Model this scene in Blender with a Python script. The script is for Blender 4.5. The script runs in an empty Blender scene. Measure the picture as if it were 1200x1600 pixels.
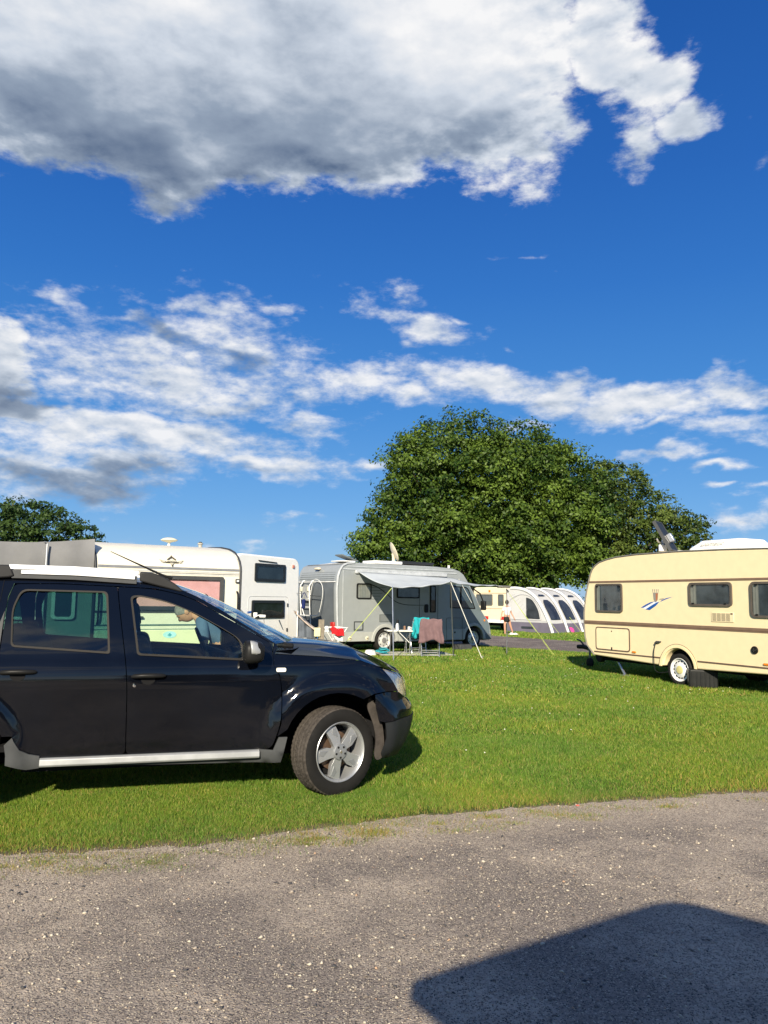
import bpy, bmesh, math, random
import numpy as np
from math import radians as R, pi, sin, cos, atan2, hypot
from mathutils import Vector, Matrix
from mathutils.geometry import delaunay_2d_cdt
random.seed(7)
rng = np.random.default_rng(11)
scene = bpy.context.scene
col = scene.collection

# ------------------------------------------------------------------ camera, sky, sun, exposure
cam_d = bpy.data.cameras.new('camera')
cam = bpy.data.objects.new('camera', cam_d); col.objects.link(cam)
cam_d.sensor_fit = 'VERTICAL'; cam_d.sensor_height = 24.0; cam_d.lens = 18.03
cam_d.clip_start = 0.05; cam_d.clip_end = 9000
PITCH = math.atan(136 / 1202.0); ROLL = math.atan(0.015)
cam.matrix_world = Matrix.Translation((0, 0, 1.53)) @ Matrix.Rotation(R(90) + PITCH, 4, 'X') @ Matrix.Rotation(ROLL, 4, 'Z')
scene.camera = cam

SUN_EL = R(24.5); SUN_AZ = R(187)          # azimuth measured from +Y towards +X
sun_d = bpy.data.lights.new('sun', 'SUN'); sun_d.energy = 5.0; sun_d.angle = R(0.5); sun_d.color = (1.0, 0.89, 0.70)
sun = bpy.data.objects.new('sun', sun_d); col.objects.link(sun)
to_sun = Vector((sin(SUN_AZ) * cos(SUN_EL), cos(SUN_AZ) * cos(SUN_EL), sin(SUN_EL)))
sun.rotation_euler = to_sun.to_track_quat('Z', 'Y').to_euler()
sun.location = to_sun * 60

scene.view_settings.view_transform = 'Standard'; scene.view_settings.look = 'None'
scene.view_settings.exposure = 0.72; scene.view_settings.gamma = 1.0
scene.view_settings.use_curve_mapping = False

def px_dir(px, py):
    """azimuth, elevation of a direction given as picture coordinates"""
    x = px - 600.0; y = -(py - 800.0); c, s = cos(ROLL), sin(ROLL)
    X = c * x - s * y; Y = s * x + c * y; F = 1202.0
    d = Vector((X, F * cos(PITCH) - Y * sin(PITCH), F * sin(PITCH) + Y * cos(PITCH))).normalized()
    return atan2(d.x, d.y), math.asin(d.z)

world = bpy.data.worlds.new('World'); scene.world = world; world.use_nodes = True
wt = world.node_tree; wt.nodes.clear()
class NT:
    def __init__(s, t): s.t = t
    def n(s, typ, **k):
        o = s.t.nodes.new(typ)
        for a, b in k.items(): setattr(o, a, b)
        return o
    def l(s, a, b): s.t.links.new(a, b)
    def put(s, sock, v):
        if isinstance(v, bpy.types.NodeSocket): s.l(v, sock)
        else: sock.default_value = v
    def m(s, op, a, b=0.0, c=0.0, clamp=False):
        o = s.n('ShaderNodeMath', operation=op); o.use_clamp = clamp
        s.put(o.inputs[0], a); s.put(o.inputs[1], b); s.put(o.inputs[2], c)
        return o.outputs[0]
    def vm(s, op, a, b=(0, 0, 0), scale=None):
        o = s.n('ShaderNodeVectorMath', operation=op); s.put(o.inputs[0], a); s.put(o.inputs[1], b)
        if scale is not None: s.put(o.inputs['Scale'], scale)
        return o.outputs[1] if op in ('LENGTH', 'DOT_PRODUCT') else o.outputs[0]
    def mr(s, v, a, b, c=0.0, d=1.0, smooth=True):
        o = s.n('ShaderNodeMapRange', interpolation_type='SMOOTHSTEP' if smooth else 'LINEAR')
        for i, q in enumerate((v, a, b, c, d)): s.put(o.inputs[i], q)
        return o.outputs[0]
    def noise(s, vec, scale, detail=4, rough=.5, lac=2.0, dist=0.0):
        o = s.n('ShaderNodeTexNoise'); s.put(o.inputs['Vector'], vec)
        o.inputs['Scale'].default_value = scale; o.inputs['Detail'].default_value = detail
        o.inputs['Roughness'].default_value = rough; o.inputs['Lacunarity'].default_value = lac
        o.inputs['Distortion'].default_value = dist
        return o
    def mix(s, f, a, b, typ='MIX'):
        o = s.n('ShaderNodeMix', data_type='RGBA', blend_type=typ)
        s.put(o.inputs[0], f); s.put(o.inputs[6], a); s.put(o.inputs[7], b)
        return o.outputs[2]

def build_sky():
    N = NT(wt)
    sky = N.n('ShaderNodeTexSky', sky_type='NISHITA')
    sky.sun_disc = False; sky.sun_elevation = SUN_EL; sky.sun_rotation = SUN_AZ
    sky.altitude = 50; sky.air_density = 1.0; sky.dust_density = 0.15; sky.ozone_density = 2.2
    hs = N.n('ShaderNodeHueSaturation'); hs.inputs['Saturation'].default_value = 1.22; hs.inputs['Value'].default_value = 1.12
    hs.inputs['Hue'].default_value = 0.502
    N.l(sky.outputs[0], hs.inputs['Color'])
    D = N.n('ShaderNodeTexCoord').outputs['Generated']
    sp = N.n('ShaderNodeSeparateXYZ'); N.l(D, sp.inputs[0])
    az = N.m('ARCTAN2', sp.outputs[0], sp.outputs[1]); el = N.m('ARCSINE', sp.outputs[2])
    cmb = N.n('ShaderNodeCombineXYZ'); N.l(az, cmb.inputs[0]); N.l(el, cmb.inputs[1])
    P = cmb.outputs[0]
    st = N.vm('MULTIPLY', D, (1.0, 1.0, 1.9))
    warp = N.noise(st, 5.0, 3, .55)
    wv = N.vm('SCALE', N.vm('SUBTRACT', warp.outputs['Color'], (.5, .5, .5)), scale=.17)
    Pw = N.vm('ADD', P, wv)
    def blob(cx, cy, rx, ry, rot=0.0, w=1.0, src=None):
        a, e = px_dir(cx, cy)
        a1, _ = px_dir(cx + rx, cy); _, e1 = px_dir(cx, cy - ry)
        mp = N.n('ShaderNodeMapping', vector_type='TEXTURE')
        mp.inputs['Location'].default_value = (a, e, 0)
        mp.inputs['Rotation'].default_value = (0, 0, R(rot))
        mp.inputs['Scale'].default_value = (abs(a1 - a), abs(e1 - e), 1)
        N.l(src or Pw, mp.inputs['Vector'])
        ln = N.vm('LENGTH', mp.outputs[0])
        return N.mr(ln, 0.0, 1.5, w, 0.0, False)
    def union(bl):
        o = bl[0]
        for b in bl[1:]: o = N.m('MAXIMUM', o, b)
        return o
    thick = union([blob(*b) for b in [
        (150, 70, 420, 260, 0, 1.3), (215, 195, 200, 150, 0, 1.12), (420, 120, 330, 215, 0, 1.3), (620, 105, 290, 210, 0, 1.3),
        (770, 190, 150, 120, 0, .95), (790, 50, 110, 90, 0, .9),
        (930, 60, 110, 80, -20, .92), (1000, 110, 90, 80, 0, .92), (1060, 185, 75, 55, 0, .95), (985, 215, 80, 95, 0, .68), (880, 200, 60, 60, 0, .66),
        (-10, 590, 90, 70, 0, .95), (40, 640, 80, 40, 0, .85)]])
    low = union([blob(*b) for b in [
        (210, 692, 270, 50, -5, 1.08), (90, 735, 260, 48, 0, 1.05), (420, 738, 150, 26, -4, .9), (575, 742, 50, 15, 0, .85), (330, 640, 230, 38, 3, .85),
        (560, 612, 140, 34, 4, .85), (250, 585, 290, 105, 0, .84), (370, 545, 170, 75, -12, .80), (480, 685, 90, 20, 0, .6),
        (760, 596, 150, 34, 3, 1.0), (880, 600, 80, 40, 0, 1.0), (1010, 622, 150, 42, -3, 1.0), (1150, 620, 90, 32, -8, 1.0), (840, 650, 70, 24, 0, .75), (640, 625, 90, 26, 8, .8),
        (690, 520, 70, 42, -15, .9), (620, 490, 75, 26, -8, .74), (640, 462, 60, 18, -10, .62), (740, 494, 50, 12, 0, .5), (660, 560, 40, 16, 0, .6),
        (1140, 672, 110, 28, 0, .78), (1030, 665, 45, 14, 0, .7), (1040, 723, 80, 12, 2, .75), (1105, 741, 60, 9, 2, .7), (1110, 773, 26, 7, 0, .65), (1180, 780, 50, 12, 0, .6),
        (1165, 830, 75, 30, 0, .9), (795, 525, 18, 10, 0, .5), (450, 480, 70, 18, -8, .66), (320, 478, 130, 34, 4, .72), (180, 495, 90, 22, 8, .66), (60, 470, 60, 16, 0, .56),
        (820, 384, 60, 9, -4, .40), (1195, 278, 24, 24, 0, .7), (380, 852, 50, 14, 0, .62), (200, 832, 150, 14, 0, .5), (470, 840, 110, 14, 0, .5)]])
    dark = union([blob(*b) for b in [
        (190, 265, 230, 120, -8, 1.0), (60, 170, 160, 130, 0, .8), (480, 255, 300, 70, 4, .9), (740, 235, 190, 60, 4, .7), (420, 180, 420, 150, 0, .62), (230, 250, 120, 90, 0, 1.2), (350, 80, 130, 110, 0, .45),
        (0, 622, 80, 40, 0, 1.3), (250, 522, 75, 18, -22, 1.1), (360, 560, 70, 18, -10, .7), (110, 748, 260, 34, 0, 1.0), (250, 730, 200, 22, -4, .55), (330, 655, 200, 16, 0, .45), (740, 622, 80, 14, 0, .35), (900, 640, 90, 20, 0, .45), (420, 752, 120, 14, 0, .7)]])
    streak = N.vm('MULTIPLY', D, (1.0, 1.0, 2.2))
    iso = N.vm('MULTIPLY', D, (1.0, 1.0, 1.35))
    f1 = N.noise(iso, 6.0, 8, .52, 2.1, .0).outputs[0]
    vo = N.n('ShaderNodeTexVoronoi', feature='F1'); vo.inputs['Scale'].default_value = 9.0; vo.inputs['Detail'].default_value = 2.0; vo.inputs['Roughness'].default_value = .55; vo.normalize = True
    N.l(N.vm('ADD', iso, N.vm('SCALE', warp.outputs['Color'], scale=.10)), vo.inputs['Vector'])
    puff = N.m('SUBTRACT', .5, vo.outputs['Distance'])
    f2 = N.noise(streak, 17.0, 8, .54, 2.2, .1).outputs[0]
    f3 = N.noise(streak, 55.0, 6, .60, 2.2, .0).outputs[0]
    dT = N.m('ADD', thick, N.m('MULTIPLY', N.m('SUBTRACT', f1, .5), .75))
    dT = N.m('ADD', dT, N.m('MULTIPLY', puff, .55))
    dT = N.m('ADD', dT, N.m('MULTIPLY', N.m('SUBTRACT', f3, .5), .34))
    aT = N.mr(dT, .40, .64)
    dL = N.m('ADD', low, N.m('ADD', N.m('MULTIPLY', N.m('SUBTRACT', f2, .5), .95), N.m('MULTIPLY', puff, .25)))
    dL = N.m('ADD', dL, N.m('MULTIPLY', N.m('SUBTRACT', f3, .5), .62))
    aL = N.m('MULTIPLY', N.mr(dL, .30, .92), .94)
    # the same kind of scattered cloud everywhere out of the frame
    gen = N.noise(N.vm('MULTIPLY', D, (1, 1, 2.4)), 3.1, 6, .58).outputs[0]
    ag = N.m('MULTIPLY', N.mr(gen, .52, .66), N.mr(sp.outputs[2], .03, .12))
    out = N.m('MAXIMUM', N.mr(N.m('ABSOLUTE', az), .50, .72), N.mr(el, .90, 1.05))
    ag = N.m('MULTIPLY', N.m('MULTIPLY', ag, out), .75)
    al = N.m('MAXIMUM', N.m('MAXIMUM', aT, aL), ag, clamp=True)
    # relief: density a little higher up against the density here
    up = N.vm('ADD', iso, (.012, -.01, .045))
    r1 = N.noise(up, 6.0, 4, .5, 2.1, 0).outputs[0]
    rel = N.m('SUBTRACT', N.noise(iso, 6.0, 4, .5, 2.1, 0).outputs[0], r1)
    up2 = N.vm('ADD', streak, (.004, -.003, .016))
    rel2 = N.m('SUBTRACT', N.noise(streak, 17.0, 4, .5, 2.2, .1).outputs[0], N.noise(up2, 17.0, 4, .5, 2.2, .1).outputs[0])
    sh = N.m('ADD', N.mr(thick, .35, 1.0, .80, .66), N.m('MULTIPLY', rel, .8))
    sh = N.m('ADD', sh, N.m('MULTIPLY', puff, .30))
    sh = N.m('ADD', sh, N.m('MULTIPLY', N.m('SUBTRACT', f3, .5), .10))
    sh = N.m('ADD', sh, N.m('MULTIPLY', N.m('MULTIPLY', rel2, N.mr(thick, .5, .9, 1.0, .30)), 1.15))
    sh = N.m('SUBTRACT', sh, N.m('MULTIPLY', N.mr(N.m('ADD', dark, N.m('MULTIPLY', N.m('SUBTRACT', f1, .5), .5)), .15, .95), .54))
    hi = blob(690, 60, 150, 110, 0, .22, P); hi2 = blob(190, 30, 190, 90, 0, .12, P)
    sh = N.m('ADD', sh, N.m('MAXIMUM', hi, hi2), clamp=True)
    ramp = N.n('ShaderNodeValToRGB'); N.l(sh, ramp.inputs[0])
    e = ramp.color_ramp.elements
    e[0].position = 0.0; e[0].color = (.075, .125, .23, 1); e[1].position = 1.0; e[1].color = (.93, .93, .94, 1)
    q = e.new(.45); q.color = (.30, .37, .48, 1); q = e.new(.72); q.color = (.62, .68, .77, 1)
    ccol = N.vm('SCALE', ramp.outputs[0], scale=6.9)
    gr = N.n('ShaderNodeValToRGB'); N.l(sp.outputs[2], gr.inputs[0]); g = gr.color_ramp.elements
    g[0].position = 0.0; g[0].color = (.20, .44, .76, 1); g[1].position = 1.0; g[1].color = (.006, .060, .30, 1)
    for p_, c_ in ((.06, (.165, .40, .76, 1)), (.115, (.110, .345, .75, 1)), (.235, (.050, .250, .67, 1)), (.38, (.022, .165, .575, 1)), (.485, (.014, .125, .50, 1)), (.65, (.0085, .090, .40, 1))):
        q = g.new(p_); q.color = c_
    sd = N.vm('DOT_PRODUCT', D, tuple(to_sun))
    air = N.mix(N.mr(sd, -.2, .8, .88, .55), hs.outputs[0], N.vm('SCALE', gr.outputs[0], scale=6.6))
    c = N.mix(al, air, ccol)
    bg = N.n('ShaderNodeBackground'); N.l(c, bg.inputs[0]); bg.inputs[1].default_value = 0.088
    wo = N.n('ShaderNodeOutputWorld'); N.l(bg.outputs[0], wo.inputs[0])
build_sky()
try: world.cycles.sampling_method = "MANUAL"; world.cycles.sample_map_resolution = 512
except Exception: pass

# ------------------------------------------------------------------ materials
MATS = {}
def mat(name, c, rough=.5, metal=0.0, coat=0.0, var=.12, vs=6.0, bump=0.0, bs=80.0, spec=.5, trans=0.0, dirt=0.0):
    if name in MATS: return MATS[name]
    m = bpy.data.materials.new(name); m.use_nodes = True; N = NT(m.node_tree)
    b = m.node_tree.nodes['Principled BSDF']
    tc = N.n('ShaderNodeTexCoord').outputs['Object']
    nz = N.noise(tc, vs, 6, .6).outputs[0]
    lo = tuple(x * (1 - var) for x in c[:3]) + (1,); hi = tuple(min(1, x * (1 + var)) for x in c[:3]) + (1,)
    k = N.mix(N.mr(nz, .3, .7), lo, hi)
    if dirt:
        d2 = N.noise(tc, vs * 2.3, 8, .7).outputs[0]
        sp = N.n('ShaderNodeSeparateXYZ'); N.l(tc, sp.inputs[0])
        k = N.mix(N.m('MULTIPLY', N.mr(d2, .5, .8), dirt), k, (.16, .14, .11, 1))
    N.l(k, b.inputs['Base Color'])
    N.l(N.m('ADD', rough, N.m('MULTIPLY', N.m('SUBTRACT', nz, .5), .15), clamp=True), b.inputs['Roughness'])
    b.inputs['Metallic'].default_value = metal
    b.inputs['Coat Weight'].default_value = coat; b.inputs['Coat Roughness'].default_value = .065 if name == 'black paint' else .03
    b.inputs['Specular IOR Level'].default_value = spec if (metal > .1 or coat or rough < .36) else spec * .35
    if bump:
        bn = N.noise(tc, bs, 4, .6).outputs[0]
        bp = N.n('ShaderNodeBump'); bp.inputs['Strength'].default_value = bump; bp.inputs['Distance'].default_value = .01
        N.l(bn, bp.inputs['Height']); N.l(bp.outputs[0], b.inputs['Normal'])
    if trans:
        tr = N.n('ShaderNodeBsdfTranslucent'); N.l(k, tr.inputs[0])
        mx = N.n('ShaderNodeMixShader'); mx.inputs[0].default_value = trans
        N.l(b.outputs[0], mx.inputs[1]); N.l(tr.outputs[0], mx.inputs[2])
        N.l(mx.outputs[0], m.node_tree.nodes['Material Output'].inputs[0])
    MATS[name] = m
    return m
def glass(name, tint, refl=1.5):
    if name in MATS: return MATS[name]
    m = bpy.data.materials.new(name); m.use_nodes = True; t = m.node_tree; t.nodes.clear(); N = NT(t)
    tr = N.n('ShaderNodeBsdfTransparent'); tr.inputs[0].default_value = tuple(tint) + (1,)
    gl = N.n('ShaderNodeBsdfGlossy'); gl.inputs['Roughness'].default_value = .015; gl.inputs[0].default_value = (1, 1, 1, 1)
    ge = N.n('ShaderNodeNewGeometry'); dt = N.m('ABSOLUTE', N.vm('DOT_PRODUCT', ge.outputs['Normal'], ge.outputs['Incoming']))
    r0 = 1.7 * ((refl - 1) / (refl + 1)) ** 2
    f = N.m('ADD', r0, N.m('MULTIPLY', N.m('POWER', N.m('SUBTRACT', 1.0, dt, clamp=True), 5.0), 1 - r0), clamp=True)
    mx = N.n('ShaderNodeMixShader'); N.l(f, mx.inputs[0]); N.l(tr.outputs[0], mx.inputs[1]); N.l(gl.outputs[0], mx.inputs[2])
    o = N.n('ShaderNodeOutputMaterial'); N.l(mx.outputs[0], o.inputs[0])
    MATS[name] = m
    return m

# ------------------------------------------------------------------ mesh helpers
def fillet(pts, n=5):
    """closed polygon of (x, z, radius) corners -> points with rounded corners"""
    out = []; L = len(pts)
    for i in range(L):
        p = Vector(pts[i][:2]); r = pts[i][2] if len(pts[i]) > 2 else 0
        a = Vector(pts[i - 1][:2]); b = Vector(pts[(i + 1) % L][:2])
        if r <= 1e-6: out.append((p.x, p.y)); continue
        d1 = a - p; d2 = b - p; l1, l2 = d1.length, d2.length
        d1.normalize(); d2.normalize()
        k = min(r, l1 * .48, l2 * .48)
        p1 = p + d1 * k; p2 = p + d2 * k
        for j in range(n + 1):
            t = j / n
            q = p1 * (1 - t) ** 2 + p * 2 * t * (1 - t) + p2 * t * t
            out.append((q.x, q.y))
    return out
def rrect(x0, z0, x1, z1, r, n=4): return fillet([(x0, z0, r), (x1, z0, r), (x1, z1, r), (x0, z1, r)], n)
def arc(cx, cz, r, a0, a1, n=16): return [(cx + r * cos(R(a0 + (a1 - a0) * i / n)), cz + r * sin(R(a0 + (a1 - a0) * i / n))) for i in range(n + 1)]
def smooth_path(pts, sub=6):
    P = [Vector(p) for p in pts]; out = []
    for i in range(len(P) - 1):
        a = P[i - 1] if i > 0 else P[i] * 2 - P[i + 1]; b, c = P[i], P[i + 1]; d = P[i + 2] if i + 2 < len(P) else c * 2 - b
        for j in range(sub):
            t = j / sub
            out.append(.5 * ((2 * b) + (c - a) * t + (2 * a - 5 * b + 4 * c - d) * t * t + (3 * b - a - 3 * c + d) * t ** 3))
    out.append(P[-1]); return out

class MB:
    def __init__(s): s.v = []; s.f = []; s.mi = 0; s.fm = []
    def add(s, vs, fs, xf=None):
        o = len(s.v)
        s.v += [tuple(xf @ Vector(v)) if xf else tuple(v) for v in vs]
        s.f += [tuple(i + o for i in f) for f in fs]; s.fm += [s.mi] * len(fs)
        return s
    def box(s, x0, y0, z0, x1, y1, z1, xf=None):
        v = [(x0, y0, z0), (x1, y0, z0), (x1, y1, z0), (x0, y1, z0), (x0, y0, z1), (x1, y0, z1), (x1, y1, z1), (x0, y1, z1)]
        return s.add(v, [(0, 3, 2, 1), (4, 5, 6, 7), (0, 1, 5, 4), (1, 2, 6, 5), (2, 3, 7, 6), (3, 0, 4, 7)], xf)
    def prism(s, poly, y0, y1, xf=None, axis='y'):
        """polygon in x,z (or y,z with axis x; x,y with axis z) pushed from y0 to y1"""
        n = len(poly)
        if axis == 'y': f = lambda p, d: (p[0], d, p[1])
        elif axis == 'x': f = lambda p, d: (d, p[0], p[1])
        else: f = lambda p, d: (p[0], p[1], d)
        v = [f(p, y0) for p in poly] + [f(p, y1) for p in poly]
        fs = [tuple(range(n)), tuple(range(2 * n - 1, n - 1, -1))] + [(i, i + n, (i + 1) % n + n, (i + 1) % n) for i in range(n)]
        return s.add(v, fs, xf)
    def ring(s, a, b, y0, y1, xf=None):
        """frame between outer outline a and inner outline b (same point count), from y0 to y1"""
        n = len(a)
        v = [(p[0], y0, p[1]) for p in a] + [(p[0], y0, p[1]) for p in b] + [(p[0], y1, p[1]) for p in a] + [(p[0], y1, p[1]) for p in b]
        fs = []
        for i in range(n):
            j = (i + 1) % n
            fs += [(i, j, n + j, n + i), (2 * n + i, 3 * n + i, 3 * n + j, 2 * n + j), (i, 2 * n + i, 2 * n + j, j), (n + i, n + j, 3 * n + j, 3 * n + i)]
        return s.add(v, fs, xf)
    def tube(s, pts, r, n=6, xf=None, closed=False, flat=1.0):
        P = [Vector(p) for p in pts]; m = len(P); rs = r if isinstance(r, (list, tuple)) else [r] * m
        vs = []; up = None
        for i, p in enumerate(P):
            if closed: t = (P[(i + 1) % m] - P[i - 1])
            else: t = (P[min(i + 1, m - 1)] - P[max(i - 1, 0)])
            t.normalize()
            if up is None:
                up = Vector((0, 0, 1)) if abs(t.z) < .9 else Vector((1, 0, 0))
            a = t.cross(up)
            if a.length < 1e-5: a = t.orthogonal()
            a.normalize(); b = a.cross(t).normalized(); up = b
            for k in range(n):
                q = 2 * pi * k / n
                vs.append(p + a * cos(q) * rs[i] + b * sin(q) * rs[i] * flat)
        fs = []
        for i in range(m if closed else m - 1):
            j = (i + 1) % m
            for k in range(n): fs.append((i * n + k, i * n + (k + 1) % n, j * n + (k + 1) % n, j * n + k))
        if not closed: fs += [tuple(range(n - 1, -1, -1)), tuple((m - 1) * n + k for k in range(n))]
        return s.add(vs, fs, xf)
    def lathe(s, prof, n=24, xf=None, a0=0, a1=360, axis='y'):
        """profile of (radius, along) turned round the y (or z) axis"""
        full = abs(a1 - a0) >= 360; m = n if full else n + 1; vs = []
        for i in range(m):
            a = R(a0 + (a1 - a0) * i / n)
            for r, y in prof: vs.append((r * cos(a), y, r * sin(a)) if axis == 'y' else (r * cos(a), r * sin(a), y))
        k = len(prof); fs = []
        for i in range(n):
            j = (i + 1) % m
            for q in range(k - 1): fs.append((i * k + q, i * k + q + 1, j * k + q + 1, j * k + q) if axis == 'y' else (i * k + q, j * k + q, j * k + q + 1, i * k + q + 1))
        return s.add(vs, fs, xf)
    def grid(s, fn, nu, nv, xf=None):
        vs = [fn(i / nu, j / nv) for i in range(nu + 1) for j in range(nv + 1)]
        fs = [(i * (nv + 1) + j, (i + 1) * (nv + 1) + j, (i + 1) * (nv + 1) + j + 1, i * (nv + 1) + j + 1) for i in range(nu) for j in range(nv)]
        return s.add(vs, fs, xf)
    def build(s, name, m, parent=None, smooth=40, bevel=0.0, seg=2, solid=0.0, xf=None, fix=True, subsurf=0):
        me = bpy.data.meshes.new(name); me.from_pydata([tuple(v) for v in s.v], [], s.f)
        if fix:
            bm = bmesh.new(); bm.from_mesh(me); bmesh.ops.recalc_face_normals(bm, faces=bm.faces); bm.to_mesh(me); bm.free()
        o = bpy.data.objects.new(name, me); col.objects.link(o)
        if xf: me.transform(xf)
        for q in (m if isinstance(m, (list, tuple)) else [m]): me.materials.append(q)
        if max(s.fm, default=0): me.polygons.foreach_set('material_index', s.fm)
        if smooth:
            me.polygons.foreach_set('use_smooth', [True] * len(me.polygons))
            me.set_sharp_from_angle(angle=R(smooth))
        if parent: o.parent = parent
        if solid:
            q = o.modifiers.new('solid', 'SOLIDIFY'); q.thickness = solid; q.offset = -1
        if bevel:
            q = o.modifiers.new('bevel', 'BEVEL'); q.width = bevel; q.segments = seg; q.limit_method = 'ANGLE'; q.angle_limit = R(35); q.use_clamp_overlap = True
            q.harden_normals = False
        if subsurf:
            q = o.modifiers.new('subsurf', 'SUBSURF'); q.levels = subsurf; q.render_levels = subsurf
        return o
def inside(p, poly):
    x, y = p; c = False; n = len(poly); j = n - 1
    for i in range(n):
        xi, yi = poly[i]; xj, yj = poly[j]
        if (yi > y) != (yj > y) and x < (xj - xi) * (y - yi) / (yj - yi + 1e-12) + xi: c = not c
        j = i
    return c
def panel_mesh(outline, holes, fn, step=.05, rim=0.0):
    """flat outline with holes, finely triangulated, then mapped onto a curved surface by fn(x, z)"""
    pts = []; edges = []
    def dens(poly):
        o = []
        for i in range(len(poly)):
            a = Vector(poly[i]); b = Vector(poly[(i + 1) % len(poly)]); k = max(1, int((b - a).length / step))
            for j in range(k): o.append(tuple(a.lerp(b, j / k)))
        return o
    for poly in [outline] + holes:
        q = dens(poly); o = len(pts); pts += q; edges += [(o + i, o + (i + 1) % len(q)) for i in range(len(q))]
    nb = len(pts); B = np.array(pts)
    xs = [p[0] for p in outline]; zs = [p[1] for p in outline]
    x = min(xs)
    while x < max(xs):
        z = min(zs)
        while z < max(zs):
            if inside((x, z), outline) and not any(inside((x, z), h) for h in holes):
                if np.min(np.hypot(B[:, 0] - x, B[:, 1] - z)) > step * .35: pts.append((x, z))
            z += step
        x += step
    r = delaunay_2d_cdt([Vector(p) for p in pts], edges, [], 0, 1e-6)
    V = r[0]; F = []
    for f in r[2]:
        c = (sum(V[i].x for i in f) / len(f), sum(V[i].y for i in f) / len(f))
        if inside(c, outline) and not any(inside(c, h) for h in holes): F.append(tuple(f))
    P3 = [fn(v.x, v.y) for v in V]
    mb = MB(); mb.add(P3, F)
    if rim:        # folded edge, with vertices of its own so that it stays crisp
        cnt = {}
        for f in F:
            for i in range(len(f)):
                e = (f[i], f[(i + 1) % len(f)]); k = (min(e), max(e)); cnt.setdefault(k, []).append(e)
        vs = []; fs = []
        for k, l in cnt.items():
            if len(l) == 1:
                a, b = P3[l[0][0]], P3[l[0][1]]; o = len(vs); d = rim * (1 if a[1] < 0 else -1)
                vs += [a, b, (b[0], b[1] + d, b[2]), (a[0], a[1] + d, a[2])]; fs.append((o + 3, o + 2, o + 1, o))
        mb.add(vs, fs)
    return mb
def copy_obj(o, parent=None, xf=None, name=None):
    c = o.copy(); col.objects.link(c)
    if parent: c.parent = parent
    if xf is not None: c.matrix_local = xf
    return c
def copy_tree(o, parent=None):
    c = copy_obj(o, parent)
    for ch in list(o.children): copy_tree(ch, c)
    return c

# ------------------------------------------------------------------ bookkeeping
def tag(o, label, cat, group=None, kind=None):
    o['label'] = label; o['category'] = cat
    if group: o['group'] = group
    if kind: o['kind'] = kind
    return o
def thing(name, label, cat, loc, rz=0.0, group=None):
    o = bpy.data.objects.new(name, None); col.objects.link(o); o.empty_display_size = .2
    o.location = loc; o.rotation_euler = (0, 0, rz)
    return tag(o, label, cat, group)
def text_part(txt, size, m, parent, xf, name='lettering', depth=.002):
    cu = bpy.data.curves.new(name, 'FONT'); cu.body = txt; cu.size = size; cu.extrude = depth; cu.align_x = 'CENTER'; cu.align_y = 'CENTER'
    t = bpy.data.objects.new(name, cu); col.objects.link(t); bpy.context.view_layer.update()
    me = bpy.data.meshes.new_from_object(t); bpy.data.objects.remove(t)
    me.transform(xf); me.materials.clear(); me.materials.append(m)
    o = bpy.data.objects.new(name, me); col.objects.link(o); o.parent = parent
    return o
FRONT = Matrix.Rotation(R(90), 4, 'X')       # text lying in x,y -> standing in x,z and facing -y

white = mat('white gelcoat', (.78, .78, .74), .35, var=.03, dirt=.03)
cream = mat('cream gelcoat', (.72, .68, .555), .35, var=.03, dirt=.04)
yellow = mat('pale yellow panel', (.80, .665, .415), .40, var=.025, dirt=.025)
black_plastic = mat('black plastic', (.012, .012, .012), .45)
grey_plastic = mat('grey plastic', (.060, .063, .066), .55, bump=.1, bs=300)
dark = mat('dark cavity', (.008, .008, .009), .9)
rubber = mat('rubber', (.018, .017, .016), .75, bump=.15, bs=200)
alu = mat('aluminium', (.55, .56, .58), .35, metal=.85)
white_metal = mat('white painted metal', (.75, .75, .73), .4)
steel = mat('dull steel', (.25, .25, .26), .45, metal=.8)
chrome = mat('chrome', (.8, .8, .8), .12, metal=1)
orange_lens = mat('orange lens', (.75, .22, .02), .25)
red_lens = mat('red lens', (.45, .02, .015), .25)
curtain = mat('pale curtain', (.62, .58, .48), .9, trans=.3)
backing = mat('dim cabin', (.10, .115, .125), .8, var=.5, vs=3)
acrylic = glass('tinted acrylic', (.62, .66, .68), 1.5)
clear = glass('clear glass', (.85, .9, .9), 1.5)

# ------------------------------------------------------------------ ground, road, grass, gravel
def edge_y(x):
    """where the lawn stops and the near road begins"""
    xs = [-9, -2.2, -1.14, .12, 1.5, 3.19, 9]; ys = [3.1, 4.69, 4.95, 5.58, 6.08, 6.52, 8.1]
    return np.interp(x, xs, ys)
def wob(x): return .022 * np.sin(x * 2.3 + 1) + .016 * np.sin(x * 7.7) + .014 * np.sin(x * 19.3 + 2) + .012 * np.sin(x * 47.1) + .008 * np.sin(x * 91.0 + 1)

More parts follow.
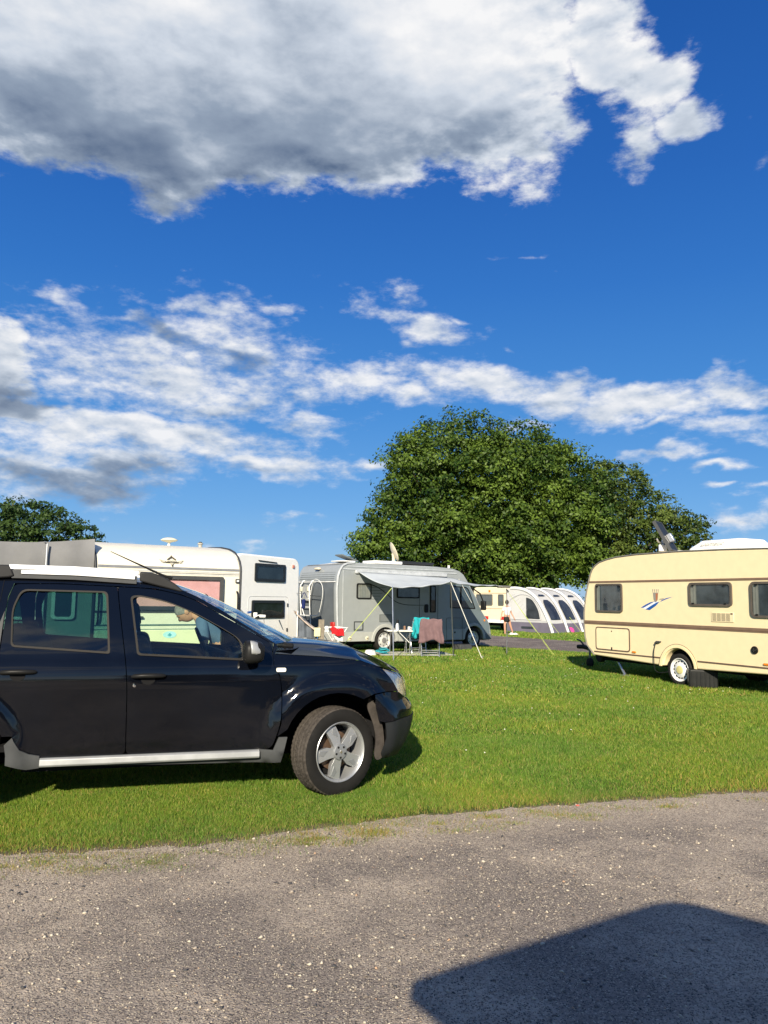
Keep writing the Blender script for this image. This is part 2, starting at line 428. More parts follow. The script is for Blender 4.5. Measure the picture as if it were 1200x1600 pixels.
def lawn_mat():
    m = bpy.data.materials.new('lawn soil'); m.use_nodes = True; N = NT(m.node_tree); b = m.node_tree.nodes['Principled BSDF']
    g = N.n('ShaderNodeNewGeometry').outputs['Position']
    n1 = N.noise(g, .35, 6, .6).outputs[0]; n2 = N.noise(g, 2.2, 8, .7).outputs[0]; n3 = N.noise(g, 60, 4, .7).outputs[0]
    c = N.mix(N.mr(n1, .35, .65), (.060, .105, .016, 1), (.088, .128, .020, 1))
    c = N.mix(N.mr(n2, .45, .75), c, (.050, .088, .014, 1))
    c = N.mix(N.m('MULTIPLY', N.mr(n3, .4, .7), .6), c, (.020, .040, .008, 1))
    sp = N.n('ShaderNodeSeparateXYZ'); N.l(g, sp.inputs[0])
    d = N.m('SUBTRACT', sp.outputs[1], N.m('ADD', N.m('MULTIPLY', sp.outputs[0], .36), 5.42))
    c = N.mix(N.mr(N.m('ADD', d, N.m('MULTIPLY', N.m('SUBTRACT', n2, .5), .5)), .0, .30, 1, 0), c, (.20, .155, .105, 1))
    N.l(c, b.inputs['Base Color']); b.inputs['Roughness'].default_value = .95; b.inputs['Specular IOR Level'].default_value = .1
    bp = N.n('ShaderNodeBump'); bp.inputs['Strength'].default_value = .7; bp.inputs['Distance'].default_value = .03
    N.l(N.noise(g, 25, 6, .75).outputs[0], bp.inputs['Height']); N.l(bp.outputs[0], b.inputs['Normal'])
    return m
lawn = lawn_mat()
mb = MB(); n = 48
ring = [(3500 * cos(2 * pi * i / n), 3500 * sin(2 * pi * i / n), 0) for i in range(n)]
mb.add([(0, 0, 0)] + ring, [(0, 1 + i, 1 + (i + 1) % n) for i in range(n)])
ground = mb.build('ground', lawn, smooth=0, fix=False); ground['kind'] = 'structure'

def road_mat(name, base, pale, speck, dusty=True):
    m = bpy.data.materials.new(name); m.use_nodes = True; N = NT(m.node_tree); b = m.node_tree.nodes['Principled BSDF']
    g = N.n('ShaderNodeNewGeometry').outputs['Position']
    big = N.noise(g, .9, 6, .6).outputs[0]; fine = N.noise(g, 55, 8, .75).outputs[0]
    c = N.mix(N.mr(big, .44, .62), base, pale)
    if dusty:
        sp = N.n('ShaderNodeSeparateXYZ'); N.l(g, sp.inputs[0])
        d = N.m('SUBTRACT', sp.outputs[1], N.m('ADD', N.m('MULTIPLY', sp.outputs[0], .36), 5.45))      # distance from the lawn edge
        f = N.m('ADD', N.mr(d, -.9, -.1), N.m('MULTIPLY', N.m('SUBTRACT', N.noise(g, 2.6, 6, .6).outputs[0], .5), 1.4), clamp=True)
        c = N.mix(N.m('MULTIPLY', f, .8), c, (.56, .46, .345, 1))
    c = N.mix(N.m('MULTIPLY', N.mr(fine, .45, .6), .45), c, (.07, .063, .058, 1))
    for sc, th, colr in ((95, .34, (.44, .385, .30, 1)), (60, .26, (.50, .44, .34, 1)), (130, .36, (.035, .033, .034, 1)), (80, .34, (.12, .10, .09, 1))):
        v = N.n('ShaderNodeTexVoronoi'); v.inputs['Scale'].default_value = sc; v.inputs['Randomness'].default_value = 1
        N.l(N.vm('ADD', g, (sc * .37, sc * .11, 0)), v.inputs['Vector'])
        h = N.n('ShaderNodeSeparateColor'); N.l(v.outputs['Color'], h.inputs[0])
        k = N.m('MULTIPLY', N.mr(v.outputs['Distance'], th * 1.15, th * .85), N.m('LESS_THAN', h.outputs[0], speck * .55))
        c = N.mix(k, c, colr)
    N.l(c, b.inputs['Base Color']); b.inputs['Roughness'].default_value = .92; b.inputs['Specular IOR Level'].default_value = .08
    bp = N.n('ShaderNodeBump'); bp.inputs['Strength'].default_value = .9; bp.inputs['Distance'].default_value = .008
    v = N.n('ShaderNodeTexVoronoi'); v.inputs['Scale'].default_value = 110; N.l(g, v.inputs['Vector'])
    hh = N.m('ADD', N.m('MULTIPLY', N.m('SUBTRACT', 1, v.outputs['Distance']), .6), fine)
    N.l(hh, bp.inputs['Height']); N.l(bp.outputs[0], b.inputs['Normal'])
    return m
near_road = road_mat('worn gravelly tarmac', (.285, .240, .200, 1), (.50, .415, .325, 1), .60)
far_road = road_mat('far tarmac', (.20, .165, .15, 1), (.27, .23, .20, 1), .3, False)
xs = np.linspace(-9, 12, 500)
ys = edge_y(xs) + wob(xs)
mb = MB()
vs = [(x, y, .006) for x, y in zip(xs, ys)] + [(x, -4 + 0 * x, .006) for x in xs]
k = len(xs); mb.add(vs, [(i, i + k, i + k + 1, i + 1) for i in range(k - 1)])
mb.add([(-60, -14, .006), (60, -14, .006), (60, -4, .006), (-60, -4, .006)], [(0, 1, 2, 3)])
mb.add([(-60, -4, .006), (-9, -4, .006), (-9, 3.1, .006), (-60, -6, .006)], [(0, 1, 2, 3)])
mb.add([(12, -4, .006), (60, -4, .006), (60, 24, .006), (12, 9.0, .006)], [(0, 1, 2, 3)])
road = mb.build('road', near_road, smooth=0); road['kind'] = 'structure'
# second site road behind the motorhome
def far_near(x): return np.interp(x, [-40, -2, 3.7, 6, 12, 40], [50, 31, 26.0, 23.8, 18.5, 2])
def far_far(x): return far_near(x) + np.interp(x, [-40, 5, 8, 40], [9, 8.6, 7.2, 7])
mb = MB(); xs2 = np.linspace(-40, 40, 240)
vs = [(x, far_near(x) + .06 * sin(x * 5), .006) for x in xs2] + [(x, far_far(x) + .06 * sin(x * 4), .006) for x in xs2]
k = len(xs2); mb.add(vs, [(i, i + 1, i + k + 1, i + k) for i in range(k - 1)])
mb.build('far_road', far_road, smooth=0)['kind'] = 'structure'
mb = MB()
vs = [(x, far_far(x) + .1 + .05 * sin(x * 7), .010) for x in xs2] + [(x, far_far(x) + .42 + .08 * sin(x * 3), .010) for x in xs2]
mb.add(vs, [(i, i + 1, i + k + 1, i + k) for i in range(k - 1)])
mb.build('road_edging', mat('dusty kerb', (.34, .29, .23), .9, bump=.4, bs=40), smooth=0)['kind'] = 'structure'

def blade_mat():
    m = bpy.data.materials.new('grass blade'); m.use_nodes = True; N = NT(m.node_tree); b = m.node_tree.nodes['Principled BSDF']
    a = N.n('ShaderNodeAttribute', attribute_name='tone').outputs['Color']
    g = N.n('ShaderNodeNewGeometry').outputs['Position']
    n1 = N.noise(g, .45, 5, .6).outputs[0]; n2 = N.noise(g, 2.5, 6, .65).outputs[0]
    c = N.mix(N.mr(n1, .35, .68), a, N.vm('MULTIPLY', a, (1.55, 1.20, 1.0)))
    c = N.mix(N.mr(n2, .50, .75), c, N.vm('MULTIPLY', c, (.72, .86, .80)))
    N.l(c, b.inputs['Base Color']); b.inputs['Roughness'].default_value = .5; b.inputs['Specular IOR Level'].default_value = .25
    tr = N.n('ShaderNodeBsdfTranslucent'); N.l(N.vm('MULTIPLY', c, (1.1, 1.15, .6)), tr.inputs[0])
    mx = N.n('ShaderNodeMixShader'); mx.inputs[0].default_value = .35
    N.l(b.outputs[0], mx.inputs[1]); N.l(tr.outputs[0], mx.inputs[2]); N.l(mx.outputs[0], m.node_tree.nodes['Material Output'].inputs[0])
    return m
def grass_field():
    X = []; Y = []; W = []; H = []
    for y0, y1, dens, w, h in ((4.2, 6.5, 23000, .0040, .024), (6.5, 9, 9000, .006, .035), (9, 13, 3600, .009, .038), (13, 19, 1500, .014, .042), (19, 27, 620, .024, .048), (27, 44, 200, .045, .06)):
        area = (y1 - y0) * 1.34 * (y0 + y1) / 2
        k = int(area * dens); y = np.sqrt(rng.random(k) * (y1 ** 2 - y0 ** 2) + y0 ** 2); x = (rng.random(k) - .5) * 1.34 * y
        X.append(x); Y.append(y); W.append(np.full(k, w)); H.append(np.full(k, h))
    # tufts creeping over the road edge
    for _ in range(90):
        cx = rng.uniform(-2.3, 1.4) if rng.random() < .8 else rng.uniform(1.4, 4); cy = edge_y(cx) + wob(cx) - rng.uniform(.02, .42)
        k = rng.integers(60, 190); s = rng.uniform(.03, .09)
        X.append(cx + rng.normal(0, s * 1.5, k)); Y.append(cy + rng.normal(0, s * .6, k)); W.append(np.full(k, .004)); H.append(np.full(k, .026))
    nt = sum(len(a) for a in X[6:])
    X = np.concatenate(X); Y = np.concatenate(Y); W = np.concatenate(W); H = np.concatenate(H)
    tuft = np.zeros(len(X), bool); tuft[-nt:] = True
    e = edge_y(X) + wob(X)
    keep = (Y > e + rng.normal(0, .06, len(X))) | tuft
    keep &= ~((Y > far_near(X)) & (Y < far_far(X) + .35))
    thin = np.clip((Y - e) / .20 + .22 * np.sin(X * 5.3) * np.sin(X * 13.1), .12, 1); keep &= (rng.random(len(X)) < thin) | tuft
    X, Y, W, H, e = X[keep], Y[keep], W[keep], H[keep], e[keep]
    k = len(X); a = rng.random(k) * 2 * pi; lean = rng.normal(0, .8, k) ; la = rng.random(k) * 2 * pi
    H = H * rng.uniform(.55, 1.25, k) * (1 + .35 * (np.sin(X * 1.9 + Y) * np.sin(Y * 2.3 - X * .7)))
    edge = np.exp(-(Y - e).clip(0) / .18)
    dx, dy = np.cos(a) * W / 2, np.sin(a) * W / 2
    tx, ty = np.cos(la) * H * lean, np.sin(la) * H * lean
    V = np.zeros((k, 3, 3)); V[:, 0] = np.stack([X - dx, Y - dy, np.full(k, -.002)], 1); V[:, 1] = np.stack([X + dx, Y + dy, np.full(k, -.002)], 1)
    V[:, 2] = np.stack([X + tx, Y + ty, H], 1)
    me = bpy.data.meshes.new('grass'); me.vertices.add(3 * k); me.vertices.foreach_set('co', V.ravel())
    me.loops.add(3 * k); me.loops.foreach_set('vertex_index', np.arange(3 * k, dtype=np.int32))
    me.polygons.add(k); me.polygons.foreach_set('loop_start', np.arange(0, 3 * k, 3, dtype=np.int32)); me.polygons.foreach_set('loop_total', np.full(k, 3, np.int32))
    me.update()
    pal = np.array([(.125, .240, .030), (.160, .275, .038), (.090, .200, .026), (.25, .34, .070), (.46, .42, .17), (.055, .14, .020)])
    pr = np.array([.30, .27, .20, .14, .03, .06]); idx = rng.choice(6, k, p=pr)
    straw = rng.random(k) < (.06 + .5 * edge); C = pal[idx]; C[straw] = np.array((.30, .25, .09)) * rng.uniform(.7, 1.2, (straw.sum(), 1))
    C = np.repeat(np.concatenate([C, np.ones((k, 1))], 1), 3, 0)
    at_ = me.attributes.new('tone', 'FLOAT_COLOR', 'POINT'); at_.data.foreach_set('color', C.ravel().astype(np.float32))
    me.materials.append(blade_mat())
    o = bpy.data.objects.new('grass', me); col.objects.link(o)
    tag(o, 'short mown green lawn between the site roads', 'grass', kind='stuff')
    print('blades', k)
grass_field()

def pebbles():
    k = 105000
    y = np.concatenate([1.9 + rng.random(int(k * .72)) * 3.6, 4 + rng.random(int(k * .28)) * 3]); x = (rng.random(len(y)) - .5) * 1.35 * y
    e = edge_y(x) + wob(x); kp = y < e + .04; x, y, e = x[kp], y[kp], e[kp]
    clump = .5 + .5 * np.sin(x * 2.1 + y * 1.3) * np.sin(y * 3.3 - x * 1.1); kp = rng.random(len(x)) < .45 + .55 * clump; x, y = x[kp], y[kp]
    k = len(x); s = .0016 + .0026 * rng.random(k) ** 1.5 + .009 * rng.random(k) ** 34
    base = np.array([(1, 0, 0), (0, 1, 0), (-1, 0, 0), (0, -1, 0), (0, 0, .8), (0, 0, -.6)], float)
    F = np.array([(0, 1, 4), (1, 2, 4), (2, 3, 4), (3, 0, 4), (1, 0, 5), (2, 1, 5), (3, 2, 5), (0, 3, 5)])
    a = rng.random(k) * 2 * pi; sx = s * rng.uniform(.7, 1.6, k); sy = s * rng.uniform(.6, 1.1, k); sz = s * rng.uniform(.5, 1.0, k)
    B = base[None] + rng.normal(0, .16, (k, 6, 3))
    px = B[:, :, 0] * sx[:, None]; py = B[:, :, 1] * sy[:, None]; pz = B[:, :, 2] * sz[:, None]
    V = np.stack([x[:, None] + px * np.cos(a)[:, None] - py * np.sin(a)[:, None], y[:, None] + px * np.sin(a)[:, None] + py * np.cos(a)[:, None], .006 + sz[:, None] * .35 + pz], 2)
    FF = (F[None] + (np.arange(k) * 6)[:, None, None]).reshape(-1, 3)
    me = bpy.data.meshes.new('gravel'); me.vertices.add(6 * k); me.vertices.foreach_set('co', V.ravel())
    n = len(FF); me.loops.add(3 * n); me.loops.foreach_set('vertex_index', FF.ravel().astype(np.int32))
    me.polygons.add(n); me.polygons.foreach_set('loop_start', np.arange(0, 3 * n, 3, dtype=np.int32)); me.polygons.foreach_set('loop_total', np.full(n, 3, np.int32)); me.update()
    pal = np.array([(.50, .44, .34), (.34, .29, .235), (.15, .13, .115), (.52, .46, .37), (.06, .058, .06), (.42, .28, .18)])
    C = pal[rng.choice(6, k, p=[.25, .26, .24, .08, .15, .02])]; C = np.repeat(np.concatenate([C, np.ones((k, 1))], 1), 6, 0)
    me.attributes.new('tone', 'FLOAT_COLOR', 'POINT').data.foreach_set('color', C.ravel().astype(np.float32))
    m = bpy.data.materials.new('loose stone'); m.use_nodes = True; N = NT(m.node_tree); b = m.node_tree.nodes['Principled BSDF']
    N.l(N.n('ShaderNodeAttribute', attribute_name='tone').outputs['Color'], b.inputs['Base Color']); b.inputs['Roughness'].default_value = .85
    me.materials.append(m); o = bpy.data.objects.new('gravel', me); col.objects.link(o)
    tag(o, 'loose pale grit and small stones lying on the near road', 'gravel', kind='stuff')
pebbles()

# ------------------------------------------------------------------ black off-road car
paint = mat('black paint', (.0025, .0032, .0055), .4, coat=1.0, var=.2, vs=2, spec=.0)
tread_rubber = mat('dusty tread rubber', (.060, .052, .045), .9, bump=.5, bs=260, var=.3, vs=30)
side_rubber = mat('tyre sidewall', (.016, .0155, .015), .75, bump=.1, bs=150, spec=.25)
alloy = mat('silver alloy', (.40, .41, .42), .36, metal=.6, var=.05)
alloy_dark = mat('darker alloy face', (.27, .28, .29), .42, metal=.5)  # darker alloy tone for the spoke facets and hub cap
seat_fabric = mat('dark seat fabric', (.028, .03, .033), .9)
car_glass_f = glass('front door glass', (.78, .90, .82), 1.45)
car_glass_r = glass('privacy rear glass', (.20, .38, .35), 1.5)
screen_glass = glass('windscreen glass', (.70, .84, .82), 1.5)
silver = mat('silver trim', (.33, .34, .345), .42, metal=.2)
ZS = [.16, .22, .30, .40, .60, .80, .88, .97, 1.03, 1.08, 1.15, 1.35, 1.55, 1.64, 1.70]
YS = [.76, .80, .87, .885, .898, .908, .912, .905, .885, .855, .835, .765, .69, .655, .62]
def side_y(z):
    z = max(ZS[0], min(ZS[-1], z)); i = 0
    while i < len(ZS) - 2 and z > ZS[i + 1]: i += 1
    t = (z - ZS[i]) / (ZS[i + 1] - ZS[i]); m = lambda k: 0 if k <= 0 or k >= len(ZS) - 1 else (YS[k + 1] - YS[k - 1]) / (ZS[k + 1] - ZS[k - 1])
    h = ZS[i + 1] - ZS[i]; m0, m1 = m(i) * h, m(i + 1) * h; t2, t3 = t * t, t * t * t
    return (2 * t3 - 3 * t2 + 1) * YS[i] + (t3 - 2 * t2 + t) * m0 + (-2 * t3 + 3 * t2) * YS[i + 1] + (t3 - t2) * m1
NE = 3.1
_tab = []; _l = 0; _p = None
for i in range(401):
    th = (pi / 2) * i / 400; q = (.6 * sin(th) ** (2 / NE), .9 * cos(th) ** (2 / NE))
    if _p: _l += hypot(q[0] - _p[0], q[1] - _p[1])
    _tab.append((_l, th)); _p = q
ARC = _l
def sst(a, b, x):
    t = max(0, min(1, (x - a) / (b - a))); return t * t * (3 - 2 * t)
def nose_a(z): return float(np.interp(z, [.16, .25, .35, .45, .55, .64, .67, .75, .86, .91, .97, 1.02], [.46, .50, .555, .60, .615, .605, .57, .555, .52, .47, .38, .30]))
def tail_a(z): return float(np.interp(z, [.16, .4, .6, .75, .80, 1.1, 1.4, 1.7], [.46, .56, .60, .60, .55, .52, .44, .30]))
SF = .20; SR = -2.92
def S(s, z, side=-1, off=0.0):
    """point on the body side: s runs along the side and then round the nose or tail, off pushes it outwards"""
    k = side_y(z)
    for xc in (0.0, -2.80):
        r = hypot(s - xc, z - .36)
        fl = (.055 if xc == 0 else .030) * sst(.62 if xc == 0 else .57, .50, r) * sst(1.04, .80, z)
        k += fl
    k -= .05 * sst(-.2, .9, s)
    if s <= SF and s >= SR: return (s, side * (k + off), z)
    if s > SF:
        l = min(ARC, (s - SF)); a = nose_a(z)
    else: l = min(ARC, (SR - s)); a = tail_a(z)
    th = float(np.interp(l, [t[0] for t in _tab], [t[1] for t in _tab])); e = 2 / NE
    x = (a + off) * sin(th) ** e; y = (k + off) * max(0, cos(th)) ** e
    return ((SF + x) if s > SF else (SR - x), side * y, z)
TOPX = [-4.6, -3.46, -3.30, -2.9, -2.46, -2.1, -1.63, -1.43, -1.21, -1.10, -.88, -.73, -.56, -.47]
TOPZ = [1.45, 1.50, 1.585, 1.62, 1.648, 1.652, 1.642, 1.618, 1.575, 1.528, 1.406, 1.312, 1.212, 1.155]
def top_z(x): return float(np.interp(x, TOPX, TOPZ))
HX = [-.47, -.35, -.08, .2, .42, .55, .66, .80, 1.2, 1.8]
HZ = [1.085, 1.078, 1.062, 1.030, .990, .962, .935, .905, .885, .88]
def hood_edge(s): return float(np.interp(s, HX, HZ))
S_MAX = SF + ARC

def mirror_build(fn, name, m, root, **k):
    for sd in (-1, 1):
        o = fn(sd); o.build(name, m, root, **k)

def tyre_mesh(R0, w, rim, n=180, tread=True):
    prof = []; hw = w / 2
    sh = [(rim, -hw * .80), (rim + .012, -hw * .93), (rim + (R0 - rim) * .35, -hw * 1.04), (rim + (R0 - rim) * .62, -hw * 1.03), (R0 * .955, -hw * .93), (R0 * .985, -hw * .83)]
    nt = 18
    tr = [(R0 - .004 * abs(2 * i / nt - 1) ** 2, -hw * .80 + hw * 1.6 * i / nt) for i in range(nt + 1)]
    prof = sh + tr + [(r, -y) for r, y in reversed(sh)]
    vs = []; kk = len(prof)
    for i in range(n):
        for q, (r, y) in enumerate(prof):
            a = 2 * pi * i / n
            if tread and 4 <= q <= kk - 5:
                u = y / hw; zz = (i + 3.2 * abs(u) * 2 + (1 if u > 0 else 0)) % 3
                if abs(abs(u) - .26) < .055 or abs(abs(u) - .58) < .05: r -= .008
                elif zz < .95: r -= .006
                else: r -= .0015 * random.random()
            vs.append((r * cos(a), y, r * sin(a)))
    fs = [(i * kk + q, i * kk + q + 1, ((i + 1) % n) * kk + q + 1, ((i + 1) % n) * kk + q) for i in range(n) for q in range(kk - 1)]
    side = [j for j, f in enumerate(fs) if (f[0] % kk) < 4 or (f[0] % kk) > kk - 6]
    return vs, fs, side

def car_wheel(root, x, side, steer):
    """wheel > tyre, rim (> spoke, lug), brake disc; side -1 faces the viewer"""
    M_ = Matrix.Translation((x, side * .815, .328)) @ Matrix.Rotation(steer, 4, 'Z')
    if side > 0: M_ = M_ @ Matrix.Rotation(pi, 4, 'Z')
    vs, fs, sd = tyre_mesh(.343, .225, .212)
    mb = MB(); mb.add(vs, fs); t = mb.build('wheel', tread_rubber, root, smooth=30)
    t.data.materials.append(side_rubber)
    for j in sd: t.data.polygons[j].material_index = 1
    t.matrix_local = M_
    Q = 1.07
    mb = MB(); mb.lathe([(.213, .10), (.213, -.085), (.236, -.104), (.228, -.112), (.220, -.106), (.212, -.09), (.203, -.05), (.195, .09)], 64)
    mb.build('rim', alloy, t, smooth=50)
    mb = MB(); out = [(.045, -.030), (.115, -.052), (.198, -.042), (.210, .006), (.206, .058), (.120, .040), (.050, .034)]; n = len(out)
    mb.add([(a, -.096 + .012 * (a / .2), b) for a, b in out] + [(a, -.045, b * .9) for a, b in out],
           [tuple(range(n)), tuple(range(2 * n - 1, n - 1, -1))] + [(i, i + n, (i + 1) % n + n, (i + 1) % n) for i in range(n)])
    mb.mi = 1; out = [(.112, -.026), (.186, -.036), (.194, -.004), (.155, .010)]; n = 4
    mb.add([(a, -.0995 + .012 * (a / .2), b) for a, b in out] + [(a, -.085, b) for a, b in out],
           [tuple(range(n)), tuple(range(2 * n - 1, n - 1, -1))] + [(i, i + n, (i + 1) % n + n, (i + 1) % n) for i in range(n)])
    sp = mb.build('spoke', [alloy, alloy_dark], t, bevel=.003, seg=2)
    for k in range(5):
        q = sp if k == 0 else copy_obj(sp, t); q.matrix_local = Matrix.Rotation(2 * pi * k / 5 - R(113), 4, 'Y')
    mb = MB(); mb.lathe([(.0, -.108), (.030, -.110), (.058, -.106), (.064, -.098), (.064, -.05)], 32); mb.build('hub_cap', alloy_dark, t)
    mb = MB(); mb.lathe([(0, -.1105), (.009, -.1105), (.010, -.10)], 10); lh = mb.build('lug_hole', black_plastic, t)
    for k in range(5):
        a = 2 * pi * k / 5 + .9; q = lh if k == 0 else copy_obj(lh, t); q.matrix_local = Matrix.Translation((.043 * cos(a), 0, .043 * sin(a)))
    mb = MB(); mb.prism([(-.012, 0), (0, -.015), (.012, 0), (0, .015)], -.114, -.108); mb.build('badge', chrome, t)
    mb = MB(); mb.lathe([(0, -.02), (.150, -.02), (.150, .01), (0, .01)], 40)
    mb.build('brake_disc', mat('rusty brake', (.12, .075, .05), .6, metal=.5), t)
    mb = MB(); mb.lathe([(0, .02), (.19, .02), (.19, .09), (0, .09)], 32); mb.build('hub_backing', dark, t)
    return t

def build_car():
    root = thing('off_road_car', 'black off-road estate car with silver roof rails parked on the grass in front', 'car', (-.61, 7.10, 0), R(16.5))
    arch_f = arc(0.0, .365, .425, -8, 188, 20); arch_r = arc(-2.80, .365, .43, -4, 184, 20)
    # --- doors
    fd = fillet([(-.515, .375, .05), (-.448, .56, .1), (-.440, .80, .08), (-.462, .93, .1), (-.507, 1.00, .0), (-.520, 1.165, .0), (-.73, 1.285, .05), (-.88, 1.368, .1), (-1.10, 1.490, .1), (-1.216, 1.535, .1), (-1.42, 1.580, .1), (-1.695, 1.592, .02),
                 (-1.676, 1.461, .1), (-1.632, 1.205, .1), (-1.596, .994, .1), (-1.582, .83, .1), (-1.572, .375, .03)], 4)
    fw = fillet([(-.728, 1.045, .03), (-.742, 1.157, .04), (-.785, 1.215, .04), (-.882, 1.275, .05), (-1.096, 1.393, .08), (-1.33, 1.490, .1), (-1.54, 1.530, .05), (-1.600, 1.520, .035), (-1.570, 1.35, .05), (-1.525, 1.088, .025)], 4)
    rd = fillet([(-1.578, .375, .03), (-1.588, .83, .1), (-1.602, .994, .1), (-1.638, 1.205, .1), (-1.682, 1.461, .1), (-1.701, 1.592, .02), (-2.10, 1.606, .1), (-2.425, 1.600, .03), (-2.455, 1.50, .05), (-2.46, 1.30, .05), (-2.466, 1.13, .1), (-2.470, .90, .1), (-2.472, .66, .0), (-2.432, .60, 0), (-2.405, .532, 0), (-2.338, .532, .01), (-2.325, .50, .02), (-2.285, .437, .03), (-2.225, .403, .03), (-2.16, .390, 0), (-2.15, .375, 0)], 4)
    rw = fillet([(-1.722, 1.100, .02), (-1.768, 1.555, .04), (-2.375, 1.562, .05), (-2.422, 1.42, .05), (-2.398, 1.152, .03)], 4)
    def door(sd, out, win, glassm, hx, hz):
        d = panel_mesh(out, [win], lambda x, z: S(x, z, sd), .045, rim=.02).build('door', paint, root, smooth=60, fix=False)
        # rubber round the window
        cx = sum(p[0] for p in win) / len(win); cz = sum(p[1] for p in win) / len(win)
        shrink = lambda q: [(cx + (p[0] - cx) * q, cz + (p[1] - cz) * (q - .012 if q < 1 else q + .01)) for p in win]
        a, b = shrink(1.0 + .006), shrink(.968); n = len(win); r = MB()
        r.add([S(p[0], p[1], sd, .006) for p in a] + [S(p[0], p[1], sd, .005) for p in b] + [S(p[0], p[1], sd, -.02) for p in a] + [S(p[0], p[1], sd, -.02) for p in b],
              [f for i in range(n) for f in ((i, (i + 1) % n, n + (i + 1) % n, n + i), (i, 2 * n + i, 2 * n + (i + 1) % n, (i + 1) % n), (n + i, n + (i + 1) % n, 3 * n + (i + 1) % n, 3 * n + i))])
        r.build('window_seal', mat('weathered window seal', (.022, .020, .018), .6), d, smooth=35)
        panel_mesh(shrink(.985), [], lambda x, z: S(x, z, sd, -.012), .09).build('window', glassm, d, smooth=60, fix=False)
        # handle with its scoop
        h = MB(); n = 14
        h.add([S(hx + .052 * cos(2 * pi * i / n), hz - .022 + .036 * sin(2 * pi * i / n) * (1.2 if sin(2 * pi * i / n) < 0 else .4), sd, .0025) for i in range(n)], [tuple(range(n))]); h.build('handle_recess', dark, d, smooth=0)
        h = MB(); y0 = side_y(hz)
        h.tube([(hx - .115, sd * (y0 + .012), hz - .005), (hx - .10, sd * (y0 + .026), hz), (hx - .03, sd * (y0 + .036), hz + .004), (hx + .03, sd * (y0 + .036), hz + .004), (hx + .10, sd * (y0 + .028), hz + .002), (hx + .12, sd * (y0 + .010), hz)], [.010, .016, .018, .018, .016, .010], 10)
        h.build('handle', black_plastic, d, smooth=60)
        return d
    for sd in (-1, 1):
        d = door(sd, fd, fw, car_glass_f, -1.44, .937)
        mb = MB(); p = S(-1.535, .868, sd, 0); mb.lathe([(0, -.006), (.012, -.005), (.014, 0), (.014, .004)], 14, Matrix.Translation(p)); mb.build('lock_cylinder', chrome, d)
        door(sd, rd, rw, car_glass_r, -2.33, .975)
        # rear edge of the front wing, wing above the wheel, sill end
        wing = [(-.505, 1.00), (-.457, .93), (-.434, .80), (-.442, .56), (-.47, .47)] + [(x, z) for x, z in reversed(arch_f) if z > .455 and (x < 0 or z > .72)] + \
               [(.315, .775), (.45, .782), (.595, .775), (.540, .86), (.50, .962)] + [(x, hood_edge(x)) for x in (.42, .2, -.08, -.35, -.50)]
        wing = [p for i, p in enumerate(wing)]
        panel_mesh(wing, [], lambda x, z: S(x, z, sd), .03, rim=.02).build('front_wing', paint, root, smooth=60, fix=False)
        w2 = [(-.510, 1.004), (-.50, 1.075), (-.47, 1.150), (-.505, 1.168)]
        panel_mesh(w2, [], lambda x, z: S(x, z, sd), .05, rim=.02).build('pillar_foot', paint, root, smooth=60, fix=False)
        # pillar and roof edge strip above the doors
        strip = [(-.525, 1.172), (-.73, 1.291), (-.88, 1.374), (-1.10, 1.496), (-1.216, 1.541), (-1.42, 1.586), (-1.70, 1.598), (-2.10, 1.612), (-2.43, 1.606), (-2.461, 1.50), (-2.466, 1.30), (-2.472, 1.13), (-2.476, .90), (-2.478, .69)]
        strip += [(x, z) for x, z in arch_r if x < -2.50]
        strip += [(-3.10, .36), (-3.40, .34), (-4.3, .34), (-4.3, .98), (-3.9, 1.0), (-3.55, 1.30), (-3.50, 1.50)] + [(x, top_z(x)) for x in (-3.30, -2.9, -2.46, -2.1, -1.63, -1.43, -1.21, -1.10, -.88, -.73, -.56, -.475)]
        qw = fillet([(-2.56, 1.20, .02), (-2.60, 1.50, .04), (-3.05, 1.49, .1), (-3.28, 1.22, .06)], 4)
        panel_mesh(strip, [qw], lambda x, z: S(x, z, sd), .035, rim=.02).build('body_side', paint, root, smooth=60, fix=False)
        panel_mesh(qw, [], lambda x, z: S(x, z, sd, -.008), .1).build('quarter_window', car_glass_r, root, smooth=60, fix=False)
        tri = [(-2.472, 1.142), (-2.468, 1.405), (-2.488, 1.33), (-2.53, 1.19), (-2.545, 1.150)]
        panel_mesh(tri, [], lambda x, z: S(x, z, sd, .006), .05, rim=.02).build('pillar_trim', grey_plastic, root, smooth=60, fix=False)
        mb = MB(); mb.tube([S(x, z, sd, .0015) for x, z in ((-2.50, 1.628), (-2.51, 1.47), (-2.58, 1.33), (-2.64, 1.2), (-2.66, 1.1))], .0022, 5); mb.build('shut_line', dark, root)
        # front corner of the bumper in body colour and its unpainted lower half
        bump = [(.345, .56), (.395, .545), (.63, .560), (1.3, .575), (S_MAX, .575), (S_MAX, .67), (1.1, .67), (.82, .66), (.60, .768), (.45, .775), (.320, .765), (.318, .70)]
        bump[-1] = (.325, .655)
        panel_mesh(bump, [], lambda x, z: S(x, z, sd), .045, rim=.02).build('bumper', paint, root, smooth=60, fix=False)
        low = [(.405, .30), (.44, .252), (.62, .235), (.9, .22), (S_MAX, .21), (S_MAX, .569), (1.3, .569), (.63, .554), (.40, .539), (.425, .42)]
        fog = [(.83, .37), (.98, .36), (.98, .49), (.83, .50)]
        panel_mesh(low, [fog], lambda x, z: S(x, z, sd, .006), .045, rim=.02).build('bumper_lower', mat('dark bumper plastic', (.020, .022, .024), .55, bump=.1, bs=300), root, smooth=60, fix=False)
        panel_mesh([(.82, .355), (.99, .345), (.99, .505), (.82, .515)], [], lambda x, z: S(x, z, sd, -.02), .06).build('fog_lamp_recess', dark, root, smooth=60, fix=False)
